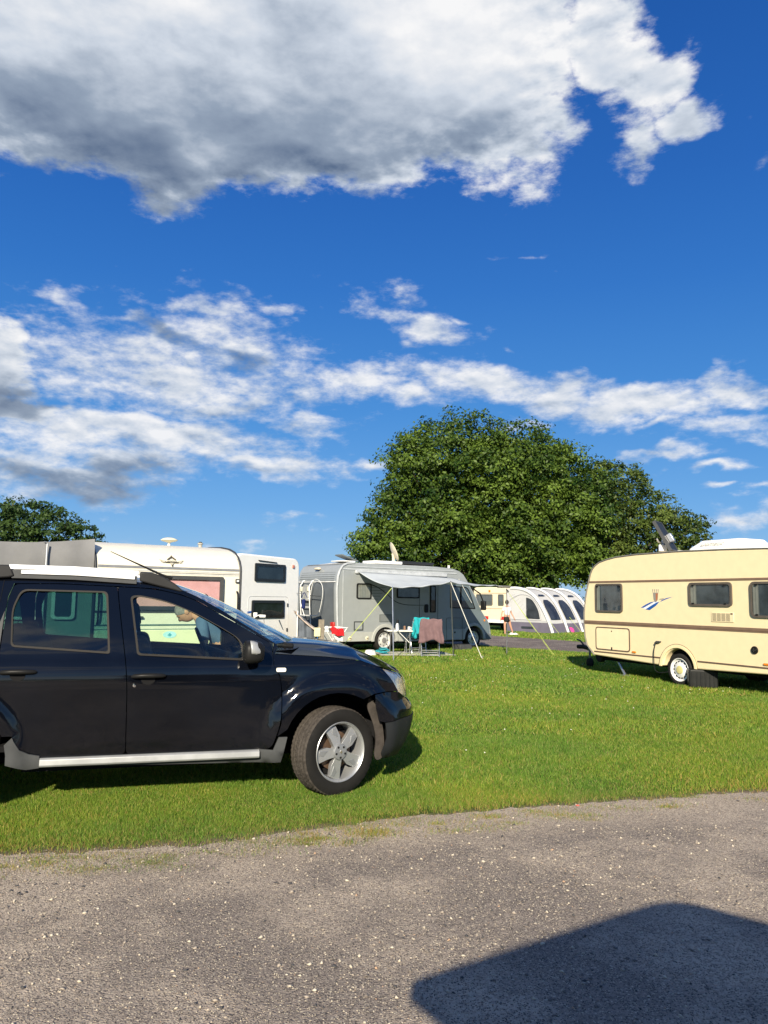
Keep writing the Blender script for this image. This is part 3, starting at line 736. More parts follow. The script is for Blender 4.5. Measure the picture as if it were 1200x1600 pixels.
        gr = [(1.02, .682), (S_MAX, .682), (S_MAX, .872), (1.02, .885)]
        panel_mesh(gr, [], lambda x, z: S(x, z, sd, -.006), .06).build('grille', black_plastic, root, smooth=60, fix=False)
        # headlight: lens over a bright reflector
        hl = fillet([(.545, .865, .02), (.505, .955, .01), (.55, .958, 0), (.66, .932, 0), (.80, .903, 0), (1.01, .886, .01), (1.01, .68, .03), (.83, .668, .05), (.605, .778, .02)], 3)
        panel_mesh(hl, [], lambda x, z: S(x, z, sd, -.022), .05).build('headlight', mat('lamp reflector', (.72, .66, .58), .18, metal=.7, vs=12, var=.35), root, smooth=60, fix=False)
        panel_mesh(hl, [], lambda x, z: S(x, z, sd, .004), .05).build('headlight_lens', clear, root, smooth=60, fix=False)
        # sill guard
        sill = [(-2.23, .31), (-2.20, .372), (-.545, .372), (-.50, .37), (-.46, .465), (-.395, .465), (-.435, .27), (-.60, .268)]
        panel_mesh(sill, [], lambda x, z: S(x, z, sd, .014), .05, rim=.02).build('sill_cladding', grey_plastic, root, smooth=60, fix=False)
        rg = fillet([(-2.19, .30, 0), (-2.16, .372, .02), (-2.28, .435, .04), (-2.33, .515, .02), (-2.34, .525, 0), (-2.46, .525, 0), (-2.40, .36, 0), (-2.34, .285, .02)], 3)
        rg = [(-2.155, .30), (-2.155, .386), (-2.225, .40), (-2.285, .435), (-2.325, .50), (-2.335, .525), (-2.25, .525), (-2.262, .45)][:6] + [(x, z) for x, z in arch_r if x > -2.80 and .30 < z < .53][::-1] + [(-2.24, .29)]
        panel_mesh(rg, [], lambda x, z: S(x, z, sd, .018), .04, rim=.02).build('wheel_guard', grey_plastic, root, smooth=60, fix=False)
        st = MB(); y0 = side_y(.35) + .022
        st.prism([(y0 - .03, .368), (y0 + .004, .372), (y0 + .026, .362), (y0 + .030, .325), (y0 + .02, .312), (y0 - .03, .310)] if sd > 0 else [(-(y0 - .03), .368), (-(y0 + .004), .372), (-(y0 + .026), .362), (-(y0 + .030), .325), (-(y0 + .02), .312), (-(y0 - .03), .310)], -2.15, -.60, axis='x')
        st.build('side_strip', silver, root, bevel=.003)
        # arch liner, mud guard
        li = MB(); li.lathe([(.47, sd * .30), (.465, sd * .86)], 24, Matrix.Translation((0, 0, .365)), -12, 192); li.build('wheel_arch_liner', dark, root, smooth=50)
        li = MB(); li.lathe([(.47, sd * .30), (.465, sd * .86)], 24, Matrix.Translation((-2.80, 0, .365)), -12, 192); li.build('wheel_arch_liner', dark, root, smooth=50)
        mg = fillet([(.30, .745, .02), (.36, .64, .1), (.405, .50, .1), (.42, .36, .1), (.40, .25, .04), (.35, .235, .03), (.335, .28, .03), (.35, .40, .1), (.325, .53, .1), (.27, .66, .05)], 4)
        panel_mesh(mg, [], lambda x, z: (x - .0, sd * (.845 - .25 * max(0, .36 - x) ), z), .05, rim=.02).build('mud_guard', mat('dusty mud guard', (.042, .036, .032), .85, var=.3, vs=12, bump=.3), root, smooth=60, fix=False)
        # roof rail (two silver bars on a black foot) and black roof end cap
        mb = MB()
        rz = lambda x: top_z(x)
        yr = lambda x, z: sd * .668
        def bar(x0, x1, z0, z1, yo, n=14, th=.022):
            vs = []; fs = []
            for i in range(n + 1):
                x = x0 + (x1 - x0) * i / n
                for (dz, dy) in ((z0, 0), (z1, 0), (z1, -th), (z0, -th)):
                    zz = float(np.interp(x, [-2.47, -2.0, -1.55], [1.742, 1.737, 1.714])) + dz
                    vs.append((x, sd * (yo + dy), zz))
            for i in range(n):
                for k in range(4): fs.append((i * 4 + k, i * 4 + (k + 1) % 4, i * 4 + 4 + (k + 1) % 4, i * 4 + 4 + k))
            fs += [(0, 1, 2, 3), (n * 4 + 3, n * 4 + 2, n * 4 + 1, n * 4)]
            return vs, fs
        mb.add(*bar(-2.47, -1.55, -.030, .004, .690)); mb.add(*bar(-2.385, -1.575, -.064, -.036, .694))
        mb.build('roof_rail', mat('bright silver rail', (.80, .81, .82), .35, metal=.2), root, bevel=.003)
        mb = MB(); mb.add(*bar(-2.45, -1.56, -.098, -.036, .680, th=.05)); mb.build('rail_foot', grey_plastic, root, bevel=.003)
        for prof in ([(-1.54, 1.640), (-1.54, 1.712), (-1.50, 1.712), (-1.44, 1.706), (-1.36, 1.678), (-1.27, 1.625), (-1.205, 1.568), (-1.23, 1.562), (-1.33, 1.588), (-1.43, 1.612)],
                     [(-2.47, 1.648), (-2.43, 1.66), (-2.465, 1.742), (-2.62, 1.742), (-2.90, 1.715), (-3.20, 1.655), (-3.30, 1.585), (-2.9, 1.612)]):
            mb = MB(); mb.prism(prof, sd * .692, sd * .60); mb.build('rail_end_cap', mat('satin black cap', (.022, .022, .023), .5), root, bevel=.012, seg=3)
        # mirror
        mb = MB()
        secs = [(-.60, .045, .055), (-.635, .085, .082), (-.69, .098, .090), (-.735, .098, .090), (-.765, .085, .080)]
        yc = sd * 1.045; n = 18; vs = []
        for x, a, b in secs:
            for k in range(n):
                q = 2 * pi * k / n; cc, ss = cos(q), sin(q); ex = .72
                vs.append((x, yc + a * 1.05 * math.copysign(abs(cc) ** ex, cc), 1.118 + b * math.copysign(abs(ss) ** ex, ss)))
        fs = [(i * n + k, i * n + (k + 1) % n, (i + 1) * n + (k + 1) % n, (i + 1) * n + k) for i in range(4) for k in range(n)] + [tuple(range(n)), tuple(range(5 * n - 1, 4 * n - 1, -1))]
        mb.add(vs, fs); mm = mb.build('mirror', black_plastic, root, smooth=50, subsurf=1)
        mb = MB()
        mb.grid(lambda u, v: (-.712 + .082 * u - .010 * v, yc + sd * (.112 - .030 * u * u - .010 * (2 * v - 1) ** 2 - .022 * v * v), 1.098 + (.108 - .03 * u * u) * v + .012 * (1 - v) * (1 - u)), 6, 6)
        mb.build('mirror_cover', silver, mm, smooth=60, solid=.01 * -sd, fix=False)
        mb = MB(); mb.tube([(-.62, sd * .87, 1.045), (-.66, sd * .93, 1.05), (-.68, sd * 1.0, 1.055)], [.03, .022, .03], 10, flat=.7); mb.build('mirror_arm', black_plastic, mm)
        mb = MB(); n = 8
        o_ = rrect(-.488, .955, -.412, .985, .012)
        mb.add([S(x, z, sd, .010) for x, z in o_] + [S(x, z, sd, -.004) for x, z in o_], [tuple(range(len(o_)))] + [(i, i + len(o_), (i + 1) % len(o_) + len(o_), (i + 1) % len(o_)) for i in range(len(o_))])
        mb.build('side_indicator', mat('clear indicator lens', (.72, .70, .62), .2), root, smooth=40)
    # --- bonnet, screen, roof, tail
    def hood_pt(u, v):
        s = -.50 + (S_MAX - .02 + .50) * u ** 1.15; t = 2 * v - 1; B = S(s, hood_edge(s) + .004, -1)
        cr = .085 * min(1, abs(B[1]) / .75) * sst(.85, .15, B[0]) + .018
        a = abs(t); k = (1 - a ** 2.6)
        ridge = .012 * math.exp(-((a - .62) / .10) ** 2) * sst(.8, .3, B[0])
        return (B[0] + (.0 if s < .4 else .03 * k * sst(.4, .9, s)), B[1] * -t * (.998), B[2] + cr * k + ridge)
    mb = MB(); mb.grid(hood_pt, 44, 40); mb.build('bonnet', paint, root, smooth=60)
    def scr(u, v):
        x = -.49 + (-1.20 + .49) * u; t = 2 * v - 1; z = top_z(x) - .004; y = side_y(z) - .012
        bow = .26 * (1 - u) + .12 * u
        return (x + bow * (1 - t * t), -t * y, z + .012 * (1 - t * t))
    mb = MB(); mb.grid(scr, 12, 24); mb.build('windscreen', screen_glass, root, smooth=60)
    def roof(u, v):
        x = -1.20 + (-3.46 + 1.20) * u; t = 2 * v - 1; z = top_z(x) - .003; y = side_y(z) - .002
        bow = .12 * max(0, 1 - u * 2.2) - .10 * sst(.8, 1, u)
        return (x + bow * (1 - t * t), -t * y, z + .045 * (1 - abs(t) ** 2.4) * sst(-.02, .15, u + .03))
    mb = MB(); mb.grid(roof, 26, 24); mb.build('roof', paint, root, smooth=60)
    def tail(u, v):
        z = .34 + (1.50 - .34) * u; t = 2 * v - 1; x = SR - tail_a(z) - .012; y = side_y(z) * .97
        return (x + .10 * abs(t) ** 5, -t * y, z)
    mb = MB(); mb.grid(tail, 20, 24); mb.build('tailgate', paint, root, smooth=60)
    mb = MB(); mb.tube(smooth_path([(-.98, -.42, 1.49), (-1.0, -.2, 1.535), (-1.0, .2, 1.535), (-.98, .42, 1.49)]), .014, 6); mb.build('headliner_edge', dark, root)
    mb = MB(); mb.tube([(-1.28, 0, 1.68), (-1.36, 0, 1.705), (-1.80, 0, 1.90)], [.018, .012, .003], 6); mb.build('aerial', black_plastic, root)
    # cowl and wipers
    mb = MB(); mb.grid(lambda u, v: (-.50 + .18 * u + .27 * (1 - (2 * v - 1) ** 2) - .03, -(2 * v - 1) * .80, 1.105 + .012 * u + .035 * (1 - (2 * v - 1) ** 2)), 3, 16)
    mb.build('cowl', black_plastic, root, smooth=50)
    MB().tube([(-.38, -.66, 1.15), (-.36, -.40, 1.185), (-.38, -.02, 1.22)], [.014, .011, .008], 6).build('wiper', black_plastic, root)
    MB().tube([(-.30, -.05, 1.17), (-.29, .2, 1.19), (-.36, .58, 1.205)], [.014, .011, .008], 6).build('wiper', black_plastic, root)
    mb = MB(); mb.box(-.46, -.66, 1.115, -.31, -.48, 1.160); mb.build('washer_hose_cover', black_plastic, root, bevel=.015, seg=3)
    # underbody
    mb = MB(); mb.box(-2.28, -.80, .26, -.50, .80, .40); mb.box(-3.35, -.76, .34, -3.10, .76, .5); mb.box(-.5, -.42, .24, .55, .42, .60); mb.box(-3.1, -.42, .30, -2.28, .42, .55); mb.box(.45, -.50, .28, .60, .50, .80); mb.box(-.5, -.42, .6, .6, .42, .93)
    mb.build('underbody', dark, root, smooth=0)
    # cabin
    mb = MB(); mb.grid(lambda u, v: (-.40 - .40 * u, .80 - 1.6 * v, 1.05 - .10 * u * u - .02 * (2 * v - 1) ** 2), 8, 8); mb.box(-.80, -.80, .70, -.70, .80, .96); mb.box(-.76, -.78, .4, -.5, .78, 1.0)
    mb.build('dashboard', mat('dark dashboard', (.03, .032, .035), .7), root, smooth=40)
    mb = MB(); P = [(0 + .03 * 0, .175 * cos(2 * pi * i / 32), .175 * sin(2 * pi * i / 32)) for i in range(32)]
    X = Matrix.Translation((-.97, .36, 1.075)) @ Matrix.Rotation(R(-24), 4, 'Y')
    mb.tube(P, .014, 8, X, closed=True); mb.box(-.01, -.165, -.02, .01, .165, .02, X); mb.box(-.01, -.02, -.165, .01, .02, .02, X); mb.lathe([(0, -.03), (.055, -.02), (.06, .01)], 16, X @ Matrix.Rotation(R(90), 4, 'Z'))
    mb.tube([(-.95, .36, 1.06), (-.70, .36, .98)], .03, 8)
    mb.build('steering_wheel', black_plastic, root)
    def seat(x, y, w=.5):
        mb = MB(); o = rrect(-.25, -.07, .27, .07, .06)
        mb.prism([(x + a, .60 + b) for a, b in o], y - w / 2, y + w / 2)
        bk = fillet([(-.26, .60, .05), (-.10, .60, .05), (-.24, 1.20, .06), (-.40, 1.20, .06)], 4)
        mb.prism([(x + a, b) for a, b in bk], y - w / 2 + .02, y + w / 2 - .02)
        s = mb.build('seat', seat_fabric, root, bevel=.04, seg=3)
        mb = MB(); hr = fillet([(-.42, 1.255, .05), (-.30, 1.255, .05), (-.335, 1.47, .06), (-.44, 1.47, .06)], 5)
        mb.prism([(x + a, b) for a, b in hr], y - .13, y + .13)
        mb.build('headrest', seat_fabric, s, bevel=.05, seg=4)
        for dy in (-.05, .05): MB().tube([(x - .34, y + dy, 1.18), (x - .37, y + dy, 1.29)], .007, 6).build('headrest_post', chrome, s)
    seat(-1.22, -.36); seat(-1.22, .36)
    mb = MB(); bk = fillet([(-.26, .58, .05), (-.10, .58, .05), (-.30, 1.18, .06), (-.44, 1.18, .06)], 4)
    mb.prism([(-2.02 + a, b) for a, b in bk], -.64, .64); mb.prism([(-2.02 + a, .58 + b) for a, b in rrect(-.25, -.08, .3, .06, .05)], -.64, .64)
    rs = mb.build('rear_bench', seat_fabric, root, bevel=.04, seg=3)
    for y in (-.38, .38):
        mb = MB(); mb.prism([(-2.02 + a, b) for a, b in fillet([(-.45, 1.15, .04), (-.34, 1.15, .04), (-.38, 1.30, .05), (-.46, 1.30, .05)], 4)], y - .13, y + .13); mb.build('headrest', seat_fabric, rs, bevel=.04, seg=3)
    mb = MB(); mb.box(-3.4, -.70, .42, -2.45, .70, .62); mb.box(-2.45, -.78, .40, -.45, .78, .44); mb.build('cabin_floor', dark, root, smooth=0)
    car_wheel(root, 0.0, -1, R(22)); car_wheel(root, 0.0, 1, R(22)); car_wheel(root, -2.80, -1, 0); car_wheel(root, -2.80, 1, 0)
    return root
build_car()

# ------------------------------------------------------------------ helpers for caravans
def window(parent, x0, z0, x1, z1, r=.06, fw=.03, y=0.0, frame=None, pane=acrylic, curtains=(), xf=None, back=backing, depth=.03, name='window'):
    """window (frame) > pane, backing, curtain; stands proud of a wall at y, facing -y"""
    xf = xf or Matrix.Identity(4); frame = frame or black_plastic
    a = rrect(x0, z0, x1, z1, r); b = rrect(x0 + fw, z0 + fw, x1 - fw, z1 - fw, max(.005, r - fw * .6))
    mb = MB(); mb.ring(a, b, y - depth, y + .002); w = mb.build(name, frame, parent, xf=xf, smooth=35)
    mb = MB(); mb.add([(p[0], y - .006, p[1]) for p in a], [tuple(range(len(a)))]); mb.build('window_back', back, w, xf=xf, smooth=0)
    for (cx0, cx1) in curtains:
        n = 8; mb = MB()
        mb.grid(lambda u, v: (cx0 + (cx1 - cx0) * u, y - .012 - .004 * sin(u * 14), z0 + fw + (z1 - z0 - 2 * fw) * v), n, 2); mb.build('curtain', curtain, w, xf=xf, fix=False)
    mb = MB(); mb.add([(p[0], y - depth + .006, p[1]) for p in b], [tuple(range(len(b)))]); mb.build('pane', pane, w, xf=xf, smooth=0)
    return w
def strip(parent, x0, z0, x1, z1, m, y=0.0, d=.006, name='trim_strip', xf=None):
    return MB().box(x0, y - d, z0, x1, y + .001, z1).build(name, m, parent, xf=xf, smooth=0)
def flat_outline(parent, pts, r, m, y, name, d=.004, closed=True, xf=None):
    return MB().tube([(p[0], y, p[1]) for p in pts], r, 5, closed=closed).build(name, m, parent, xf=xf)
def road_wheel(parent, x, y, r, w, rimr, rim_m=None, hub_m=None, name='wheel', slots=10, facing=-1):
    """wheel > rim, hub cap; facing -y"""
    M_ = Matrix.Translation((x, y, r - .012)) @ Matrix.Rotation(0 if facing < 0 else pi, 4, 'Z')
    h = w / 2; mb = MB()
    mb.lathe([(rimr, -h * .85), (rimr + .02, -h), (r * .90, -h), (r * .98, -h * .8), (r, -h * .5), (r, h * .5), (r * .98, h * .8), (rimr, h)], 40)
    t = mb.build(name, rubber, parent, smooth=50); t.matrix_local = M_
    rm = rim_m or alu
    mb = MB(); mb.lathe([(rimr + .004, -h * .86), (rimr, -h * .95), (rimr - .012, -h * .9), (rimr - .02, -h * .6), (rimr * .86, -h * .45), (rimr * .80, -h * .52), (rimr * .45, -h * .75), (rimr * .40, -h * .8), (0, -h * .8)], 40)
    mb.build('rim', rm, t, smooth=40)
    lh = None
    for k in range(slots):
        a = 2 * pi * k / slots
        if lh is None:
            lh = MB().box(-.010, -.004, -.022, .010, .004, .022).build('rim_slot', dark, t, smooth=0); q = lh
        else: q = copy_obj(lh, t)
        q.matrix_local = Matrix.Rotation(a, 4, 'Y') @ Matrix.Translation((rimr * .72, -h * .575 - .003, 0))
    mb = MB(); mb.lathe([(rimr * .36, -h * .78), (rimr * .34, -h * .95), (rimr * .2, -h * 1.0), (0, -h * 1.0)], 20); mb.build('hub_cap', hub_m or chrome, t)
    return t

# ------------------------------------------------------------------ yellow caravan on the right
def yellow_caravan():
    az = atan2(-.90033, .4352)
    root = thing('caravan', 'pale yellow caravan with brown stripes, a tower emblem and a black tank beside its wheel', 'caravan', (4.488, 17.0, 0), az)
    W = 2.25
    prof = [(.21, .40), (-.02, .60), (-.085, .80), (-.105, 1.05), (-.10, 1.3), (-.055, 1.60), (.0, 1.80), (.06, 1.97), (.115, 2.13), (.18, 2.24), (.28, 2.32), (.42, 2.385), (.64, 2.435), (.92, 2.475), (1.5, 2.505), (2.54, 2.515), (3.6, 2.50), (4.5, 2.475),
            (5.2, 2.42), (5.5, 2.33), (5.62, 2.18), (5.68, 1.9), (5.74, 1.1), (5.66, .62), (5.5, .40)]
    arch = [(x, z) for x, z in arc(2.53, .30, .375, 5, 175, 18)]
    body = MB().prism(prof + [(2.93, .335)] + arch + [(2.13, .335)], 0, W).build('body', yellow, root, bevel=.035, seg=3)
    brown = mat('brown trim', (.19, .125, .085), .5, var=.08)
    dbr = mat('dark brown trim', (.12, .08, .06), .5)
    strip(root, .065, 1.945, 5.66, 1.985, brown, d=.008)
    strip(root, -.085, 1.06, 5.72, 1.135, brown, d=.010)
    strip(root, -.085, 1.080, 5.72, 1.090, dbr, d=.012)
    strip(root, .215, .468, 2.09, .494, dbr, d=.008); strip(root, 2.99, .468, 5.5, .494, dbr, d=.008)
    # roof edging along the profile
    top = [p for p in prof if p[1] > .39][:]; path = [(x, -.004, z + .004) for x, z in prof]
    MB().tube(path, .013, 6).build('edge_moulding', mat('grey edge moulding', (.20, .19, .17), .5), root)
    MB().tube([(x, W + .004, z) for x, z in prof], .013, 6).build('edge_moulding', mat('grey edge moulding', (.2, .19, .17), .5), root)
    wf = mat('brown window frame', (.10, .085, .07), .5)
    w = window(root, .29, 1.325, 1.10, 1.925, .07, .035, frame=wf, curtains=((.33, .43),))
    w = window(root, 2.84, 1.488, 3.80, 1.920, .08, .04, frame=wf, curtains=((2.88, 3.02),))
    w = window(root, 4.17, 1.31, 5.45, 1.920, .10, .04, frame=wf, curtains=((4.22, 4.34), (5.2, 5.4)))
    for (x, z) in ((.36, 1.87), (1.02, 1.87), (2.95, 1.865), (3.66, 1.865), (2.95, 1.535), (3.66, 1.535), (4.3, 1.865), (4.3, 1.36)):
        MB().box(x - .022, -.040, z - .012, x + .022, -.024, z + .012).build('window_catch', black_plastic, root, smooth=0)
    # gas locker hatch
    h = MB().prism(rrect(.285, .545, 1.27, .995, .06), -.008, .001).build('locker_hatch', mat('cream hatch', (.83, .70, .45), .4, var=.03), root)
    MB().ring(rrect(.27, .53, 1.285, 1.01, .07), rrect(.292, .552, 1.263, .988, .055), -.012, .001).build('hatch_seal', dbr, h)
    MB().lathe([(0, -.014), (.014, -.012), (.014, -.006)], 12, Matrix.Translation((.76, 0, .93))).build('hatch_lock', black_plastic, h)
    MB().box(.745, -.016, .54, .775, -.006, .60).build('hatch_catch', black_plastic, h, smooth=0)
    # castle tower emblem with blue swooshes
    blue = mat('blue decal', (.02, .10, .36), .4); red = mat('rust decal', (.42, .15, .07), .5); gr = mat('grey decal', (.26, .25, .22), .5); wd = mat('white decal', (.8, .82, .85), .4)
    def decal(poly, m, name, d=.002): return MB().prism(poly, -d, -.0005).build(name, m, root, smooth=0)
    decal([(1.935, 1.735), (2.075, 1.735), (2.06, 1.60), (2.02, 1.545), (1.985, 1.545), (1.95, 1.60)], gr, 'emblem_tower')
    decal([(2.01, 1.72), (2.065, 1.72), (2.052, 1.61), (2.02, 1.565), (2.01, 1.60)], red, 'emblem_shield', .003)
    for i in range(4): decal([(1.922 + i * .047, 1.80), (1.945 + i * .047, 1.80), (1.94 + i * .047, 1.735), (1.93 + i * .047, 1.735)], gr, 'emblem_battlement')
    decal([(1.60, 1.435), (1.68, 1.435), (1.85, 1.51), (1.98, 1.565), (1.86, 1.545), (1.74, 1.50)], blue, 'swoosh')
    decal([(1.66, 1.425), (1.74, 1.405), (1.92, 1.48), (2.07, 1.565), (1.98, 1.56), (1.84, 1.495)], wd, 'swoosh_white')
    decal([(1.73, 1.405), (1.84, 1.39), (2.0, 1.475), (2.10, 1.555), (2.03, 1.545), (1.93, 1.50)], blue, 'swoosh', .003)
    decal([(2.12, 1.555), (2.25, 1.60), (2.44, 1.655), (2.28, 1.63), (2.16, 1.59)], blue, 'swoosh')
    decal([(2.08, 1.60), (2.17, 1.60), (2.24, 1.63), (2.12, 1.615)], gr, 'swoosh_tip')
    # fridge vent; grey bars paint the shadow between its louvres
    v = MB().box(3.34, -.012, 1.213, 3.815, .001, 1.382).build('fridge_vent', yellow, root, bevel=.004)
    s0 = None
    for i in range(4):
        for j in range(9):
            x = 3.365 + i * .098; z = 1.232 + j * .0155
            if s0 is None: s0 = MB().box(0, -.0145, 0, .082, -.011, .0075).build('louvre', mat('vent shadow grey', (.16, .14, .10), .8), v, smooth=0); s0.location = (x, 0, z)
            else: q = copy_obj(s0, v); q.location = (x, 0, z)
    MB().box(3.755, -.016, 1.35, 3.80, -.011, 1.375).build('vent_logo', dbr, v, smooth=0)
    # round flue, marker lamps, mains flap
    f = MB().lathe([(0, -.03), (.03, -.03), (.035, -.018), (.06, -.022), (.068, -.012), (.068, 0)], 28, Matrix.Translation((4.21, 0, .762))).build('heater_flue', black_plastic, root)
    for i in range(4): MB().box(-.0035, -.034, .008, .0035, -.024, .032).build('flue_fin', grey_plastic, f, smooth=0).matrix_local = Matrix.Translation((4.21, 0, .762)) @ Matrix.Rotation(i * pi / 2, 4, 'Y')
    for x in (1.40, 4.43): MB().prism(rrect(x - .05, .525, x + .05, .56, .012), -.022, 0).build('side_marker', orange_lens, root, bevel=.004)
    MB().prism([(1.99, .73), (2.02, .76), (2.12, .775), (2.125, .80), (2.03, .80), (1.98, .76)], -.05, 0).build('socket_flap', grey_plastic, root, bevel=.004)
    MB().tube(smooth_path([(2.0, -.035, .735), (1.975, -.05, .60), (1.97, -.05, .40), (2.0, -.06, .26), (2.10, -.05, .20), (2.28, .02, .23)]), .008, 6).build('hookup_cable', black_plastic, root)
    # wheel arch trim and wheel
    a1 = arc(2.53, .30, .46, 4, 176, 22); a2 = arc(2.53, .30, .395, 4, 176, 22)
    n = len(a1); mb = MB(); o = a1 + a2[::-1]
    mb.prism(o, -.022, .001); mb.box(2.07, -.020, .325, 2.135, .001, .335); mb.build('arch_moulding', mat('lighter arch moulding', (.84, .71, .42), .35, var=.02), root, bevel=.006)
    MB().tube([(x, -.014, z) for x, z in arc(2.53, .30, .464, 4, 176, 24)], .006, 5).build('arch_line', dbr, root)
    MB().box(2.0, .14, .30, 3.06, .30, .74).build('wheel_well', dark, root, smooth=0)
    for y, f in ((.11, -1), (W - .11, 1)): road_wheel(root, 2.53, y, .30, .185, .215, white_metal, mat('yellowed hub', (.55, .50, .22), .4), facing=f, slots=14)
    MB().box(.3, .18, .30, 5.4, W - .18, .405).build('chassis', dark, root, smooth=0)
    MB().tube([(2.53, .1, .29), (2.53, W - .1, .29)], .04, 8).build('axle', dark, root)
    # corner steadies
    for (x, y) in ((.85, .30), (5.1, .30), (.85, W - .3), (5.1, W - .3)):
        st = MB().tube([(x - .30, y, .36), (x - .05, y, .03)], .022, 6, flat=1.5).build('corner_steady', alu, root)
        MB().box(x - .12, y - .07, 0, x + .04, y + .07, .025).build('steady_foot', alu, st, bevel=.005)
        MB().tube([(x - .02, y, .34), (x - .18, y, .20)], .012, 6).build('steady_brace', steel, st)
    # drawbar with coupling and jockey wheel
    MB().tube([(.6, .45, .36), (-1.30, W / 2, .42)], .032, 6, flat=1.4).build('drawbar', steel, root)
    MB().tube([(.6, W - .45, .36), (-1.30, W / 2, .42)], .032, 6, flat=1.4).build('drawbar', steel, root)
    c = MB().tube([(-1.20, W / 2, .42), (-1.45, W / 2, .46), (-1.66, W / 2, .45)], [.045, .055, .05], 10).build('coupling', black_plastic, root)
    MB().tube([(-1.45, W / 2, .50), (-1.58, W / 2, .60), (-1.70, W / 2, .62)], .020, 6).build('coupling_handle', grey_plastic, c)
    MB().tube([(-1.15, W / 2 - .08, .15), (-1.15, W / 2 - .08, .70)], .026, 8).build('jockey_post', steel, root)
    jw = MB().lathe([(0, -.035), (.09, -.035), (.11, -.02), (.11, .02), (.09, .035), (0, .035)], 20, Matrix.Translation((-1.15, W / 2 - .08, .11))).build('jockey_wheel', rubber, root)
    MB().lathe([(0, -.06), (.10, -.06), (.12, -.04), (.12, .04), (.10, .06), (0, .06)], 20, Matrix.Translation((.05, .32, .35))).build('spare_buffer', rubber, root)
    # roof light behind the edge
    MB().prism([(1.1, 2.49), (3.4, 2.515), (3.3, 2.56), (1.2, 2.545)], .9, 1.5).build('roof_light', white, root, bevel=.02)
    return root, W
yc, YCW = yellow_caravan()
YM = Matrix.Translation((4.488, 17.0, 0)) @ Matrix.Rotation(atan2(-.90033, .4352), 4, 'Z')
def yc_world(x, y, z): return YM @ Vector((x, y, z))
# air conditioner
def roof_ac():
    p = yc_world(3.05, .95, 2.50); az = atan2(-.90033, .4352)
    r = thing('roof_air_conditioner', 'white low roof air conditioner on top of the yellow caravan', 'air conditioner', p, az)
    mb = MB()
    lo = rrect(-.72, -.46, .62, .46, .10); hi = rrect(-.46, -.34, .46, .34, .10); n = len(lo)
    mb.add([(a, b, 0) for a, b in lo] + [(a, b, .10) for a, b in [(q[0] * .94, q[1] * .95) for q in lo]] + [(a, b, .245) for a, b in hi], [tuple(range(n - 1, -1, -1))] + [(k * n + i, k * n + (i + 1) % n, (k + 1) * n + (i + 1) % n, (k + 1) * n + i) for k in range(2) for i in range(n)] + [tuple(range(2 * n, 3 * n))])
    mb.build('housing', white, r, bevel=.02, seg=3)
    text_part('Dometic', .15, mat('grey print', (.45, .44, .40), .6), r, Matrix.Translation((-.12, -.405, .168)) @ Matrix.Rotation(R(-50), 4, 'X') @ FRONT)
    MB().box(-.70, -.44, -.03, .60, .44, .006).build('gasket', black_plastic, r, smooth=0)
roof_ac()
def flat_dish():
    p = yc_world(1.60, .65, 2.49)
    r = thing('satellite_aerial', 'dark flat satellite panel tilted on a short mast above the yellow caravan', 'satellite dish', p, R(-12))
    MB().tube([(0, 0, 0), (0, 0, .34)], .030, 10).build('mast', white_metal, r)
    X = Matrix.Translation((.08, .03, .42)) @ Matrix.Rotation(R(68), 4, 'Z') @ Matrix.Rotation(R(-28), 4, 'X')
    MB().box(-.28, .0, -.34, .28, .055, .34, X).build('panel', mat('panel back', (.022, .024, .026), .5), r, bevel=.012)
    MB().ring(rrect(-.29, -.35, .29, .35, .01), rrect(-.265, -.325, .265, .325, .01), -.006, .06, X).build('panel_frame', grey_plastic, r)
    MB().box(-.06, -.10, -.16, .06, .0, .02, X).build('motor', alu, r, bevel=.01)
    MB().tube([(0, 0, .26), (-.10, -.06, .30), (-.13, -.08, .36)], .02, 6).build('bracket', alu, r)
    MB().box(-.09, -.07, .10, .07, .07, .24).build('gearbox', white_metal, r, bevel=.015)
    MB().box(.27, -.06, .02, .38, .06, .12).build('cable_cover', white, r, bevel=.01)
flat_dish()
def black_tank():
    r = thing('waste_water_tank', 'black ribbed plastic water tank lying beside the wheel of the yellow caravan', 'water tank', (5.90, 14.40, 0), R(-14))
    MB().prism(rrect(-.25, .0, .25, .34, .05), -.16, .16).build('body', mat('black tank plastic', (.014, .015, .015), .4), r, bevel=.03, seg=3)
    rb = None
    for i in range(6):
        if rb is None: rb = MB().box(-.012, -.170, .04, .012, -.155, .29).build('rib', mat('black tank plastic', (.014, .015, .015), .4), r, bevel=.005); rb.location = (-.19, 0, 0)
        else: q = copy_obj(rb, r); q.location = (-.19 + i * .075, 0, 0)
    MB().tube([(-.12, 0, .33), (-.10, 0, .37), (.10, 0, .37), (.12, 0, .33)], .016, 8).build('handle', black_plastic, r)
    MB().lathe([(0, .38), (.04, .38), (.045, .365), (.045, .33)], 16, Matrix.Translation((.19, 0, 0)), axis='z').build('cap', black_plastic, r)
black_tank()

